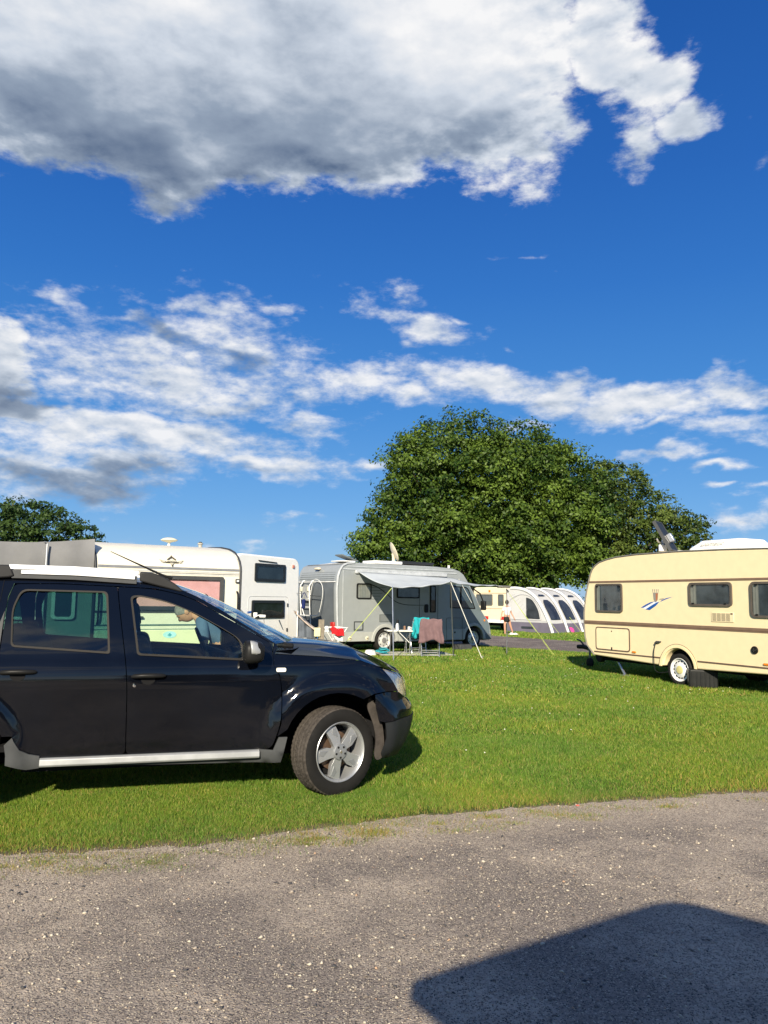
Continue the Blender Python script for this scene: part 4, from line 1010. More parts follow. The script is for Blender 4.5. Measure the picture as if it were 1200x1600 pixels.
# ------------------------------------------------------------------ cream caravan behind the car, seen from its front
def cream_caravan():
    root = thing('caravan', 'cream caravan with winged crest and blind painted with pink reflection behind the black car', 'caravan', (-4.472, 12.0, 0), atan2(.542, .840))
    W = 2.40
    prof = [(.10, .42), (.02, .55), (0, .75), (0, 1.96), (.015, 2.03), (.07, 2.13), (.17, 2.22), (.32, 2.30), (.55, 2.36), (.95, 2.41), (1.6, 2.44), (4.9, 2.43), (5.35, 2.36), (5.5, 2.2), (5.55, 1.2), (5.5, .55), (5.4, .42)]
    MB().prism(prof, 0, W, axis='x').build('body', cream, root, bevel=.03, seg=3)
    edge = mat('charcoal edge moulding', (.035, .038, .045), .5)
    for x in (-.004, W + .004): MB().tube([(x, y - (.010 if z > .7 else 0), z + .006) for y, z in prof[1:12]], .017, 6).build('edge_moulding', edge, root)
    g1 = mat('slate stripe', (.20, .21, .23), .5); g2 = mat('pale grey stripe', (.50, .51, .52), .5)
    strip(root, .03, 1.962, W - .03, 2.002, g1, d=.006); strip(root, .03, 1.925, W - .03, 1.945, g2, d=.005); strip(root, .03, 1.90, W - .03, 1.912, g1, d=.005); strip(root, .03, 1.88, W - .03, 1.89, g2, d=.005)
    # big front window
    pink = mat('pink reflection blind', (.60, .36, .36), .8, var=.06)  # blind colour carries the pink of light reflected in the window
    w = window(root, .30, 1.30, 2.09, 1.862, .04, .062, frame=mat('anthracite frame', (.06, .062, .065), .5), back=pink, pane=glass('front pane', (.92, .90, .90), 1.45), depth=.045)
    MB().box(.36, -.050, 1.30, 2.03, -.020, 1.352).build('window_ledge', edge, w, smooth=0)
    strip(root, .02, 1.255, W - .02, 1.285, mat('anthracite frame', (.06, .062, .065), .5), d=.012)
    MB().box(.56, -.05, 1.165, .76, 0, 1.20).build('grab_handle', grey_plastic, root, bevel=.008)
    MB().box(1.70, -.05, 1.165, 1.90, 0, 1.20).build('grab_handle', grey_plastic, root, bevel=.008)
    strip(root, .02, 1.050, W - .02, 1.072, mat('teal grey line', (.07, .14, .14), .5), d=.010); strip(root, .02, .985, W - .02, .997, mat('teal grey line', (.07, .14, .14), .5), d=.008)
    MB().prism(rrect(.04, .44, W - .04, .985, .04), -.035, 0).build('locker_lid', mat('warm cream lid', (.76, .73, .50), .4, var=.03), root, bevel=.012)
    st = MB().prism([(1.20 + .11 * cos(2 * pi * i / 20), .905 + .055 * sin(2 * pi * i / 20)) for i in range(20)], -.039, -.034).build('sticker', mat('pale blue sticker', (.45, .72, .80), .5), root, smooth=0)
    MB().prism([(1.16, .895), (1.20, .935), (1.24, .895), (1.22, .895), (1.22, .880), (1.18, .880), (1.18, .895)], -.042, -.038).build('sticker_print', mat('teal print', (.10, .35, .45), .5), st, smooth=0)
    # corner marker lamps and grab rails
    for x in (.06, W - .06):
        MB().box(x - .035, -.035, 1.765, x + .035, 0, 1.835).build('marker_lamp', grey_plastic, root, bevel=.01)
        MB().box(x - .02, -.042, 1.785, x + .02, -.034, 1.815).build('marker_lens', white_metal, root, smooth=0)
        MB().tube(smooth_path([(x, -.01, 1.62), (x, -.06, 1.55), (x, -.07, 1.35), (x, -.06, 1.15), (x, -.01, 1.08)]), .016, 8).build('grab_rail', black_plastic, root)
    # winged diamond crest on the curved brow
    ink = mat('crest ink', (.09, .08, .06), .5); pale = mat('crest grey', (.42, .40, .33), .5)
    X = Matrix.Translation((1.20, .020, 2.045)) @ Matrix.Rotation(R(-27), 4, 'X')
    def cr(poly, m, name, d=.02): return MB().prism(poly, -d, -.004, X).build(name, m, root, smooth=0)
    cr([(-.10, .02), (.10, .02), (.105, .045), (.085, .032), (-.085, .032), (-.105, .045)], ink, 'crest_banner', .024)
    cr([(-.075, .085), (-.02, .13), (0, .16), (.02, .13), (.075, .085), (.055, .08), (0, .125), (-.055, .08)], ink, 'crest_peak', .022)
    for i in range(4): cr([(-.075 + i * .042, .04), (-.05 + i * .042, .04), (-.05 + i * .042, .068), (-.075 + i * .042, .068)], pale, 'crest_letter', .021)
    cr([(-.03, .018), (.03, .018), (0, -.04)], pale, 'crest_point', .021); cr([(-.01, -.02), (.01, -.02), (0, -.045)], ink, 'crest_tip', .024)
    for s in (-1, 1):
        cr([(s * .11, .05), (s * .20, .075), (s * .16, .045), (s * .18, .04), (s * .14, .02), (s * .11, .03)], pale, 'crest_wing', .021)
    for x in (.45, 1.95):
        MB().tube([(x, .8, .38), (x, .9, .02)], .025, 6).build('corner_steady', alu, root)
    for x, f in ((.12, 1), (W - .12, 1)):
        t = MB().lathe([(.2, -.09), (.30, -.09), (.31, 0), (.30, .09), (.2, .09)], 28, Matrix.Translation((x, 3.1, .30)) @ Matrix.Rotation(R(90), 4, 'Z')).build('wheel', rubber, root)
    MB().box(.2, .5, .3, W - .2, 5.2, .43).build('chassis', dark, root, smooth=0)
    MB().tube([(.5, .4, .36), (W / 2, -1.2, .42)], .03, 6).build('drawbar', steel, root); MB().tube([(W - .5, .4, .36), (W / 2, -1.2, .42)], .03, 6).build('drawbar', steel, root)
    return root
cream_caravan()
CM = Matrix.Translation((-4.472, 12.0, 0)) @ Matrix.Rotation(atan2(.542, .840), 4, 'Z')
p = CM @ Vector((1.55, 1.35, 2.42))
d = thing('dome_aerial', 'round white dome aerial on a short stem on the cream caravan roof', 'aerial', p, 0)
MB().lathe([(.0, .165), (.05, .162), (.10, .15), (.150, .125), (.155, .115), (.12, .095), (.055, .08), (.03, .07)], 28, axis='z').build('dome', mat('ivory dome', (.70, .66, .50), .4), d)
MB().lathe([(.025, 0), (.022, .08)], 12, axis='z').build('stem', white, d)
p = CM @ Vector((2.12, 1.30, 2.415))
d = thing('roof_vent', 'small grey mushroom flue near the right edge of the cream caravan roof', 'vent', p, 0)
MB().lathe([(.035, 0), (.035, .07), (.05, .07), (.05, .095), (0, .10)], 16, axis='z').build('flue', mat('dull flue', (.35, .34, .30), .6), d)
MB().lathe([(.03, .10), (.03, .115), (0, .12)], 14, axis='z').build('flue_cap', grey_plastic, d)

# grey awning annexe on the left side of the cream caravan
def annexe():
    root = thing('caravan_annexe', 'grey canvas annexe tent fixed to the left side of the cream caravan', 'awning', (-4.472, 12.0, 0), atan2(.542, .840))
    cv = mat('grey canvas', (.27, .27, .275), .85, var=.12, vs=1.5, bump=.15, bs=30, trans=.25)
    cw = mat('pale green canvas wall', (.36, .42, .38), .85, var=.08, vs=2, trans=.25)
    def prof(u):      # front edge height against distance from the caravan
        return float(np.interp(u, [0, .12, .5, .9, 1.6, 2.6, 3.2], [2.40, 2.385, 2.335, 2.30, 2.285, 2.27, 2.20]))
    def roof(u, v):
        x = -.02 - 3.2 * u; y = .08 + 4.2 * v; sag = .035 * sin(pi * v) ** .8 + .02 * abs(sin(u * 9)) * sin(pi * min(1, v * 2))
        return (x, y + 0, prof(3.2 * u) + .05 * sin(pi * min(1, v * 1.2)) - sag)
    mb = MB(); mb.grid(roof, 40, 24)
    mb.build('roof_canvas', cv, root, smooth=60)
    mb = MB(); mb.grid(lambda u, v: (-.02 - 3.2 * u, .08 - .04 * sin(v * 3) + .008 * sin(u * 40), 1.75 + (prof(3.2 * u) - 1.75) * v), 60, 6); mb.build('valance', cv, root, smooth=60)
    mb = MB(); mb.grid(lambda u, v: (-.02 - 3.2 * u, .05 + .012 * sin(u * 31) * (1 - v), .02 + 1.74 * v), 60, 6); mb.build('front_wall', cw, root, smooth=60)
    mb = MB(); mb.grid(lambda u, v: (-3.22, .08 + 4.2 * u, .02 + (prof(3.2) - .02) * v), 8, 4); mb.build('side_wall', cv, root)
    mb = MB(); mb.grid(lambda u, v: (-.02 - 3.2 * u, 4.28, .02 + (prof(3.2 * u) - .02) * v), 8, 4); mb.build('rear_wall', cv, root)
    for x0, x1 in ((-1.50, -.78), (-.56, -.32)):
        w = MB().prism(rrect(x0, 1.19, x1, 1.66, .05), .015, .03).build('plastic_window', mat('dim plastic window', (.03, .06, .06), .3), root, smooth=0)
        MB().ring(rrect(x0 - .05, 1.15, x1 + .05, 1.70, .07), rrect(x0, 1.19, x1, 1.66, .05), .005, .03).build('window_border', mat('pale webbing', (.62, .66, .60), .7), w)
    for x in (-.72, -1.6):
        MB().tube([(x, .0, .02), (x, .0, prof(-x) - .03)], .013, 6).build('pole', alu, root)
    for x in (-.75, -1.62): MB().tube([(x, .02 + .2 * i, prof(-x) + .05 * sin(pi * min(1, i * .2 / 4.2 * 1.2)) - .004) for i in range(12)], .010, 5).build('seam', cv, root)
annexe()

# ------------------------------------------------------------------ white caravan end with two small windows
def white_caravan():
    root = thing('caravan', 'white caravan end with two small dark windows beside the cream caravan', 'caravan', (-3.263, 17.6, 0), atan2(.844, .536))
    W = 2.16; r = .22
    prof = fillet([(-.14, .40, .05), (W, .40, .05), (W, 2.50, .25), (-.14, 2.53, .25)], 8)
    MB().prism(prof, 0, 5.6).build('body', mat('bright white panel', (.82, .82, .80), .35, var=.02, dirt=.03), root, bevel=.035, seg=3)
    bk = mat('black window surround', (.012, .013, .014), .3)
    for (x0, x1, z0, z1) in ((.49, 1.59, 1.895, 2.325), (.42, 1.58, 1.04, 1.46)):
        window(root, x0, z0, x1, z1, .04, .07, frame=bk, back=mat('dim bunk', (.03, .04, .045), .6, var=.5, vs=3), curtains=())
    fl = mat('faint panel line', (.50, .50, .49), .6)
    flat_outline(root, rrect(.30, .50, 1.74, 1.55, .10), .006, fl, -.002, 'hatch_outline')
    for z in (1.35, .75): MB().box(1.70, -.02, z - .04, 1.735, 0, z + .04).build('hinge', grey_plastic, root, smooth=0)
    MB().prism([(.28, 1.15), (.44, 1.17), (.44, 1.21), (.28, 1.20)], -.004, 0).build('blue_decal', mat('blue decal', (.02, .10, .36), .4), root, smooth=0)
    MB().prism([(1.40, .98), (1.44, .99), (1.60, .74), (1.57, .75)], -.004, 0).build('grey_decal', mat('navy decal', (.06, .09, .13), .4), root, smooth=0)
    MB().prism([(.60, 2.40), (1.25, 2.375), (1.28, 2.355), (.62, 2.375)], -.025, 0).build('gutter_strip', bk, root, smooth=0)
    MB().prism(rrect(1.86, 2.26, 1.93, 2.34, .02), -.03, 0).build('marker_lamp', mat('faded red lens', (.5, .2, .15), .4), root, bevel=.005)
    MB().box(.2, .3, .3, W - .2, 5.3, .41).build('chassis', dark, root, smooth=0)
    for y in (2.8,):
        for x in (.1, W - .2): MB().lathe([(.2, -.09), (.30, -.09), (.31, 0), (.30, .09), (.2, .09)], 28, Matrix.Translation((x, y, .30)) @ Matrix.Rotation(R(90), 4, 'Z')).build('wheel', rubber, root)
    m = thing('water_hose_arm', 'small white arm with a hanging cable in front of the lower caravan window', 'hose', (-2.93, 17.75, 0), 0)
    MB().tube(smooth_path([(-.30, 0, .92), (-.12, 0, 1.02), (.0, 0, 1.06), (.05, 0, 1.10), (.12, 0, 1.12), (.20, 0, 1.12)]), .014, 6).build('arm', white_metal, m)
    MB().box(-.02, -.03, 1.08, .07, .03, 1.18).build('arm_joint', white_metal, m, bevel=.01); MB().box(.12, -.03, 1.07, .26, .03, 1.13).build('arm_end', white_metal, m, bevel=.01)
    MB().tube(smooth_path([(.22, 0, 1.07), (.23, 0, .90), (.18, 0, .75), (.10, 0, .66)]), .006, 5).build('cable', grey_plastic, m)
    MB().tube([(-.3, 0, .92), (-.3, 0, 0)], .014, 6).build('stand', white_metal, m)
white_caravan()

# ------------------------------------------------------------------ grey motorhome with its sun canopy
MHA = atan2(.60036, .79973)
MH0 = Vector((.08 - 1.67 * .79973, 22.899 - 1.67 * .60036, 0))      # near rear corner
MHM = Matrix.Translation(MH0) @ Matrix.Rotation(MHA, 4, 'Z')
def mh(x, y, z): return MHM @ Vector((x, y, z))
def motorhome():
    root = thing('motorhome', 'grey motorhome with rear ladder, cycle rack and a white sun canopy', 'motorhome', MH0, MHA)
    W = 2.12
    body_m = mat('grey motorhome panel', (.27, .29, .295), .38, var=.03, coat=.3, dirt=.04)
    cab_m = mat('blue grey cab', (.13, .165, .18), .32, var=.03, coat=.5)
    low_m = mat('silver skirt', (.36, .37, .35), .42, var=.05, dirt=.08)
    roof_m = mat('pale roof rail', (.50, .52, .53), .4, metal=.2)
    arch_r = [(x, z) for x, z in arc(1.67, .31, .40, 0, 180, 16)]; arch_f = [(x, z) for x, z in arc(5.25, .31, .41, 0, 180, 16)]
    prof = [(.0, .31), (-.03, .6), (-.07, 1.2), (-.09, 1.8), (-.06, 2.15), (.0, 2.33), (.09, 2.46), (.24, 2.53), (.5, 2.56), (3.9, 2.545), (4.35, 2.52), (4.62, 2.45), (4.80, 2.35), (4.93, 2.20), (5.39, 1.60), (5.60, 1.20), (5.74, 1.05), (5.90, .88), (5.985, .70), (6.03, .42), (6.02, .27), (5.70, .25), (5.66, .31)] + arch_f + [(4.84, .27), (2.07, .27), (2.07, .31)] + arch_r + [(1.27, .31)]
    MB().prism(prof, 0, W).build('body', body_m, root, bevel=.06, seg=3)
    # rounded roof
    mb = MB(); mb.grid(lambda u, v: (.18 + 4.3 * u, .08 + (W - .16) * v, 2.52 + .09 * sin(pi * v) ** .6 * min(1, sin(pi * u) * 3)), 10, 10); mb.build('roof', mat('white roof skin', (.62, .63, .62), .5), root)
    # pale rail along roof edge and awning box, rear corner trim
    strip(root, .12, 2.355, 4.50, 2.385, roof_m, d=.02, name='roof_rail')
    strip(root, .30, 2.44, 4.35, 2.46, roof_m, d=.02, name='roof_rail')
    MB().prism(fillet([(.55, 2.25, .02), (4.05, 2.25, .02), (4.05, 2.35, .02), (.55, 2.35, .02)], 3), -.06, .0).build('canopy_case', roof_m, root, bevel=.01)
    MB().tube([(x + .035, -.006, z) for x, z in prof[:9]], .028, 8).build('corner_trim', roof_m, root)
    strip(root, .14, .31, .16, 2.36, roof_m, d=.008)
    # skirt
    sk1 = MB().prism(fillet([(.03, .315, .02), (1.24, .315, .0), (1.27, .45, 0), (1.30, .575, .02), (.03, .585, .02)], 3), -.016, .002).build('skirt', low_m, root, bevel=.006)
    MB().prism([(2.10, .29), (4.80, .29), (4.83, .55), (4.86, .62), (2.02, .62), (2.06, .5)], -.016, .002).build('skirt', low_m, root, bevel=.006)
    for cx, r0 in ((1.67, .405), (5.25, .415)):
        o = arc(cx, .31, r0 + .09, -2, 182, 20); i_ = arc(cx, .31, r0 - .01, -2, 182, 20)
        MB().prism(o + i_[::-1], -.035, .004).build('wheel_arch', low_m, root, bevel=.012)
    for x in (.42, 1.02):
        c = MB().lathe([(0, -.030), (.045, -.028), (.060, -.02), (.065, -.012)], 18, Matrix.Translation((x, 0, .40))).build('round_cap', mat('cream cap', (.62, .56, .42), .5), root)
        MB().box(-.03, -.034, -.008, .03, -.028, .008).build('cap_slot', dark, c, smooth=0).location = (x, 0, .40)
    # cab: darker panel under and round the side window
    cab = [(4.35, .625), (4.86, .625), (4.92, .70), (5.10, .80), (5.32, .82), (5.52, .76), (5.66, .62), (5.72, .46), (5.96, .46), (5.95, .70), (5.86, .86), (5.70, 1.03), (5.58, 1.18), (5.36, 1.55), (5.02, 2.0), (4.92, 2.12), (4.30, 2.12), (4.30, 1.3)]
    MB().prism(cab, -.010, .002).build('cab_side', cab_m, root, bevel=.004)
    MB().prism([(5.70, .28), (6.03, .29), (6.02, .45), (5.74, .45)], -.022, .05).build('front_bumper', mat('grey bumper', (.13, .145, .15), .5), root, bevel=.01)
    nose = MB(); nose.prism([(5.62, 1.19), (5.76, 1.045), (5.92, .885), (6.00, .72), (6.045, .44), (5.98, .44), (5.9, .7), (5.7, 1.0), (5.58, 1.15)], .03, W - .03); nose.build('bonnet', cab_m, root, bevel=.02)
    # windows
    window(root, .62, 1.525, 1.14, 1.975, .06, .035, back=mat('bright blind behind glass', (.42, .40, .34), .8), curtains=((.66, .80), (.96, 1.10)))
    window(root, 2.09, 1.565, 2.96, 1.905, .06, .035)
    window(root, 3.40, 1.14, 3.62, 1.96, .03, .03, back=mat('dim cabin', (.1, .115, .125), .8))
    sw = fillet([(4.24, 1.275, .03), (5.32, 1.255, .04), (5.02, 1.88, .05), (4.90, 1.96, .05), (4.24, 1.98, .03)], 4)
    cx, cz = 4.7, 1.6; si = [(cx + (x - cx) * .93, cz + (z - cz) * .91) for x, z in sw]
    w = MB().ring(sw, si, -.022, 0).build('cab_window', black_plastic, root)
    MB().add([(x, -.008, z) for x, z in sw], [tuple(range(len(sw)))]).build('window_back', mat('grey cab interior', (.17, .21, .21), .8, var=.5, vs=2), w, smooth=0)
    MB().add([(x, -.018, z) for x, z in si], [tuple(range(len(si)))]).build('pane', acrylic, w, smooth=0)
    MB().box(4.64, -.030, 1.27, 4.70, -.016, 1.97).build('window_bar', black_plastic, w, smooth=0)
    # windscreen with wiper
    mb = MB(); mb.prism([(4.96, 2.185), (5.40, 1.61), (5.60, 1.215), (5.64, 1.235), (5.44, 1.635), (5.0, 2.21)], .12, W - .12); mb.build('windscreen', glass('dark windscreen', (.2, .24, .25), 1.5), root)
    MB().prism([(4.95, 2.17), (5.39, 1.60), (5.58, 1.215), (5.60, 1.22), (5.41, 1.61), (4.97, 2.18)], .1, W - .1).build('windscreen_surround', black_plastic, root)
    # mirrors: big hanging arms
    for y in (-.12, W + .12):
        m_ = MB().box(5.52, y - .10, 1.22, 5.62, y + .10, 1.52).build('door_mirror', black_plastic, root, bevel=.03, seg=3)
        MB().tube([(5.10, y * .3 if y < 0 else y - .1, 1.95), (5.42, y, 1.75), (5.56, y, 1.50)], .022, 6).build('mirror_arm', black_plastic, m_)
    # habitation door outline, handle, locker flaps, vents
    ln = mat('dark panel line', (.06, .068, .07), .7)  # dark line colour for joints, flap frame and pin stripes
    flat_outline(root, rrect(2.98, .50, 3.72, 2.12, .05), .006, ln, -.003, 'door_outline')
    h = MB().prism(rrect(3.17, 1.135, 3.32, 1.39, .05), -.03, 0).build('door_handle', black_plastic, root, bevel=.008)
    flat_outline(root, rrect(4.07, .29, 4.74, .97, .04), .005, ln, -.020, 'locker_outline')
    MB().lathe([(0, -.03), (.03, -.028), (.03, -.016)], 12, Matrix.Translation((4.42, 0, .52))).build('locker_lock', black_plastic, root)
    f = MB().ring(rrect(.55, .62, .88, .885, .02), rrect(.58, .65, .85, .855, .015), -.014, .001).build('flap', ln, root)
    MB().box(.59, -.010, .66, .84, .0, .85).build('flap_lid', body_m, f, bevel=.004)
    v = MB().box(1.46, -.014, .86, 1.92, .001, 1.08).build('louvre_vent', mat('vent grey', (.10, .11, .11), .6), root)
    s0 = None
    for i in range(7):
        if s0 is None: s0 = MB().box(1.48, -.02, 0, 1.90, -.013, .012).build('louvre', body_m, v, smooth=0); q = s0
        else: q = copy_obj(s0, v)
        q.location = (0, 0, .88 + i * .027)
    # dark curved side graphic
    g = smooth_path([(1.05, 0, 1.97), (1.40, 0, 1.86), (1.75, 0, 1.66), (2.05, 0, 1.46), (2.40, 0, 1.375), (2.8, 0, 1.36), (3.15, 0, 1.36)], 6)
    MB().add([(p.x, -.004, p.z + .016 * (1 - i / len(g) * .6)) for i, p in enumerate(g)] + [(p.x, -.004, p.z - .016 * (1 - i / len(g) * .6)) for i, p in enumerate(g)], [(i, i + 1, len(g) + i + 1, len(g) + i) for i in range(len(g) - 1)]).build('curved_stripe', black_plastic, root, smooth=0)
    for i in range(5): MB().box(1.15, -.004, 1.52 + i * .085, 1.40 + .08 * i, 0, 1.53 + i * .085).build('pin_stripe', ln, root, smooth=0)
    MB().prism([(5.70, .86), (5.75, .86), (5.75, .92), (5.70, .92)], -.02, 0).build('side_indicator', orange_lens, root, smooth=0)
    # wheels
    rimm = mat('bright steel wheel', (.62, .62, .60), .4, metal=.3)
    for x in (1.67, 5.25):
        for y, f in ((.12, -1), (W - .12, 1)): road_wheel(root, x, y, .335, .215, .225, rimm, mat('wheel centre', (.16, .16, .16), .5), facing=f, slots=8)
    MB().box(.1, .15, .22, 5.6, W - .15, .34).build('chassis', dark, root, smooth=0)
    for x0, x1 in ((1.2, 2.14), (4.8, 5.72)): MB().box(x0, .28, .24, x1, W - .28, .76).build('wheel_well', dark, root, smooth=0)
    # --- rear wall (faces -x locally)
    XR = Matrix.Rotation(R(-90), 4, 'Z')      # builds in x = along the wall from far side, facing -x
    def rear(y, z, d=0.0):       # y from the near corner
        x = float(np.interp(z, [.31, .6, 1.2, 1.8, 2.15, 2.33], [0, -.03, -.07, -.09, -.06, 0])); return (x - d, y, z)
    MB().grid(lambda u, v: rear(.10 + (W - .2) * u, .62 + 1.36 * v, .012), 4, 10).build('rear_panel', mat('slate rear panel', (.105, .118, .13), .45, var=.1, vs=3), root)
    for i in range(5): MB().tube([rear(.12, 2.03 + .06 * i, .01 - .004 * i), rear(W - .12, 2.03 + .06 * i, .01 - .004 * i)], .010, 5).build('rear_rib', mat('rib grey', (.16, .175, .18), .5), root)
    MB().tube([rear(.04, 2.0, .02), rear(W - .04, 2.0, .02)], .016, 6).build('rear_rail', white_metal, root)
    MB().box(-.10, .95, 2.36, -.0, 1.18, 2.42).build('high_brake_lamp', mat('cream lens', (.72, .62, .45), .4), root, bevel=.02)
    MB().box(-.13, .06, .32, .0, W - .06, .56).build('rear_bumper', low_m, root, bevel=.03)
    for y in (.16, W - .16): MB().box(-.10, y - .08, .62, -.02, y + .08, .86).build('tail_lamp', red_lens, root, bevel=.015)
    # ladder: two rails with hooped tops and rungs
    for y in (1.22, 1.74):
        MB().tube(smooth_path([rear(y, .65, .10), rear(y, 1.4, .12), rear(y, 1.85, .13), (-.15, y, 1.97), (-.12, y, 2.03), (.02, y - .0, 2.05)]), .017, 8).build('ladder_rail', white_metal, root)
    rg = None
    for i in range(5):
        if rg is None: rg = MB().tube([(-.19, 1.22, 0), (-.19, 1.74, 0)], .014, 6).build('rung', white_metal, root); q = rg
        else: q = copy_obj(rg, root)
        q.location = (0, 0, .78 + i * .24)
    # cycle rack frame
    MB().tube(smooth_path([rear(1.14, .95, .16), rear(1.12, 1.5, .17), rear(.98, 2.02, .16), rear(.70, 2.04, .16), rear(.46, 1.85, .16), rear(.46, 1.55, .16), rear(.64, 1.12, .16), rear(.78, 1.03, .18), rear(1.14, 1.03, .18)], 5), .009, 6).build('cycle_rack', white_metal, root)
    MB().tube([rear(.50, 1.58, .18), rear(1.1, 1.60, .18)], .012, 5).build('rack_bar', grey_plastic, root)
    MB().tube([rear(1.62, 1.40, .2), rear(1.38, .98, .2)], .016, 5).build('rack_arm', white_metal, root)
    MB().prism([(1.30, 1.44), (1.66, 1.46), (1.70, 1.80), (1.55, 1.93), (1.33, 1.90)], -.19, -.11, Matrix(((0, 1, 0, -.02), (1, 0, 0, 0), (0, 0, 1, 0), (0, 0, 0, 1)))).build('folded_cover', mat('grey folded cover', (.30, .31, .30), .8, var=.25, vs=8), root, bevel=.02)
    for y in (1.28, 1.68): MB().box(-.24, y - .05, 1.72, -.17, y + .05, 1.86).build('rack_clamp', mat('ivory clamp', (.6, .58, .45), .5), root, bevel=.015)
    # --- on the roof
    MB().box(.30, .35, 2.60, .82, .9, 2.635).build('roof_vent', white, root, bevel=.015)
    MB().box(1.45, .25, 2.58, 2.50, .9, 2.675).build('roof_hatch', white, root, bevel=.02)
    MB().tube([(.42, .03, 2.44), (.42, .03, 2.58)], .012, 6).build('roof_peg', white_metal, root)
    MB().prism([(2.62, 2.62), (3.95, 2.62), (4.0, 2.70), (2.60, 2.72)], .5, 1.15).build('solar_panel', mat('black solar panel', (.02, .02, .022), .3), root, bevel=.01)
    MB().box(4.42, .3, 2.55, 4.48, .34, 2.64).build('roof_peg', white_metal, root)
motorhome()
def on_roof():
    p = mh(.98, .9, 2.60); r = thing('folded_dish', 'dark flat aerial lifted from the rear of the grey motorhome roof', 'aerial', p, MHA)
    MB().box(-.45, -.2, .08, .16, .2, .12, Matrix.Rotation(R(16), 4, 'Y')).build('panel', mat('slate panel', (.13, .15, .15), .4), r, bevel=.01)
    MB().tube([(0, 0, 0), (.0, 0, .10)], .03, 8).build('foot', grey_plastic, r)
    p = mh(2.35, .5, 2.62); r = thing('tilted_dish', 'beige satellite dish seen edge-on, tilted above the grey motorhome roof', 'satellite dish', p, MHA + R(20))
    mb = MB(); mb.lathe([(0, 0), (.12, .008), (.22, .03), (.30, .062), (.305, .075), (.295, .075), (.2, .045), (0, .02)], 24, Matrix.Translation((-.10, 0, .34)) @ Matrix.Rotation(-MHA - R(20), 4, 'Z') @ Matrix.Rotation(R(-24), 4, 'Y') @ Matrix.Rotation(R(-80), 4, 'Z'))
    mb.build('dish', mat('beige dish', (.62, .56, .42), .5), r)
    MB().tube([(0, 0, 0), (-.03, 0, .20), (-.08, 0, .30)], [.05, .04, .03], 8).build('mount', mat('beige dish', (.62, .56, .42), .5), r)
on_roof()

def canopy():
    """cloth stretched from the motorhome rail to two poles, its far corner tied to a third mast"""
    cloth = mat('white grey canopy cloth', (.68, .72, .73), .8, var=.06, vs=1.2, bump=.2, bs=14, trans=.28)
    A0 = mh(.62, -.07, 2.30); A1 = mh(4.25, -.07, 2.22)
    B0 = Vector((.245, 19.9, 1.83)); B1 = Vector((1.80, 20.5, 2.00)); B2 = Vector((3.18, 21.7, 1.955))
    P0 = Vector((.292, 19.45, 0)); P1 = Vector((1.95, 21.3, 0))
    r = thing('sun_canopy', 'white cloth sun canopy on two thin poles against the side of the grey motorhome', 'canopy', (P0.x, P0.y, 0), 0)
    o = Vector((P0.x, P0.y, 0))
    def pt(u, v):
        a = A0.lerp(A1, u)
        if u < .5: b = B0.lerp(B1, u / .5); q = u / .5
        else: b = B1.lerp(B2, (u - .5) / .5); q = (u - .5) / .5
        b = b + Vector((0, 0, -.045 * sin(pi * q)))
        p = a.lerp(b, v); p.z -= .16 * sin(pi * v) * (1 - .4 * abs(2 * u - 1)) * .6 + .012 * sin(u * 37 + v * 5) * v
        return p - o
    mb = MB(); mb.grid(pt, 44, 14); mb.build('cloth', cloth, r, smooth=80, solid=.004, fix=False)
    MB().tube([pt(i / 44, 1) for i in range(45)], .010, 5).build('hem', mat('grey hem', (.22, .24, .26), .8), r)
    MB().tube([P0 - o, B0 - o + Vector((0, 0, .03))], .014, 8).build('pole', alu, r)
    MB().tube([P1 - o, B1 - o + Vector((0, 0, .03))], .014, 8).build('pole', steel, r)
    lime = mat('lime guy rope', (.42, .50, .12), .7); wh = mat('white guy rope', (.72, .72, .66), .7)
    def rope(a, b, m, t=.008): return MB().tube([a - o, b - o], t, 5).build('guy_rope', m, r)
    rope(B0, Vector((-1.25, 18.9, .02)), lime, .008)
    rope(B1, Vector((2.627, 20.49, .02)), wh, .009)
    rope(B0 + Vector((0, 0, 0)), mh(2.0, -.05, 2.0), steel, .006)
    MB().tube([mh(4.55, -.05, 2.20) - o, mh(5.05, -.12, 1.45) - o], .008, 5).build('guy_rope', wh, r)
    MB().tube([B2 - o, Vector((3.55, 22.3, 1.93)) - o], .007, 5).build('guy_rope', wh, r)
    for q in ((-1.25, 18.9), (2.627, 20.49)): MB().tube([Vector((q[0], q[1], -.02)) - o, Vector((q[0] + .03, q[1], .09)) - o], .010, 5).build('tent_peg', steel, r)
canopy()
def mast():
    r = thing('mast', 'thin grey mast with a flat dark plate on top, right of the motorhome nose', 'mast', (3.55, 22.2, 0), 0)
    MB().tube([(0, 0, 0), (.02, 0, 1.05), (.0, 0, 1.88)], [.016, .014, .012], 8).build('pole', steel, r)
    MB().box(-.25, -.12, 1.90, .10, .12, 1.965).build('plate', mat('weathered plate', (.10, .10, .09), .6), r, bevel=.01)
    MB().tube([(0, 0, 1.85), (.06, 0, 1.80), (.02, 0, 1.78)], .02, 6).build('clamp', black_plastic, r)
    MB().box(-.07, -.05, .93, .07, .05, 1.08).build('hanging_pouch', black_plastic, r, bevel=.03, seg=3)
    MB().tube([(0, 0, .02), (.06, -.10, .22)], .006, 5).build('stay', steel, r)
    lime = mat('lime guy rope', (.5, .62, .1), .7)
    r2 = thing('guy_ropes', 'pair of lime green guy ropes running from the mast to the lawn edge', 'rope', (4.88, 22.09, 0), 0)
    MB().tube([(0, 0, .02), (-1.28, .2, 1.80)], .006, 5).build('rope', lime, r2); MB().tube([(-.03, 0, .02), (-.92, .3, 1.32)], .005, 5).build('rope', lime, r2)
mast()

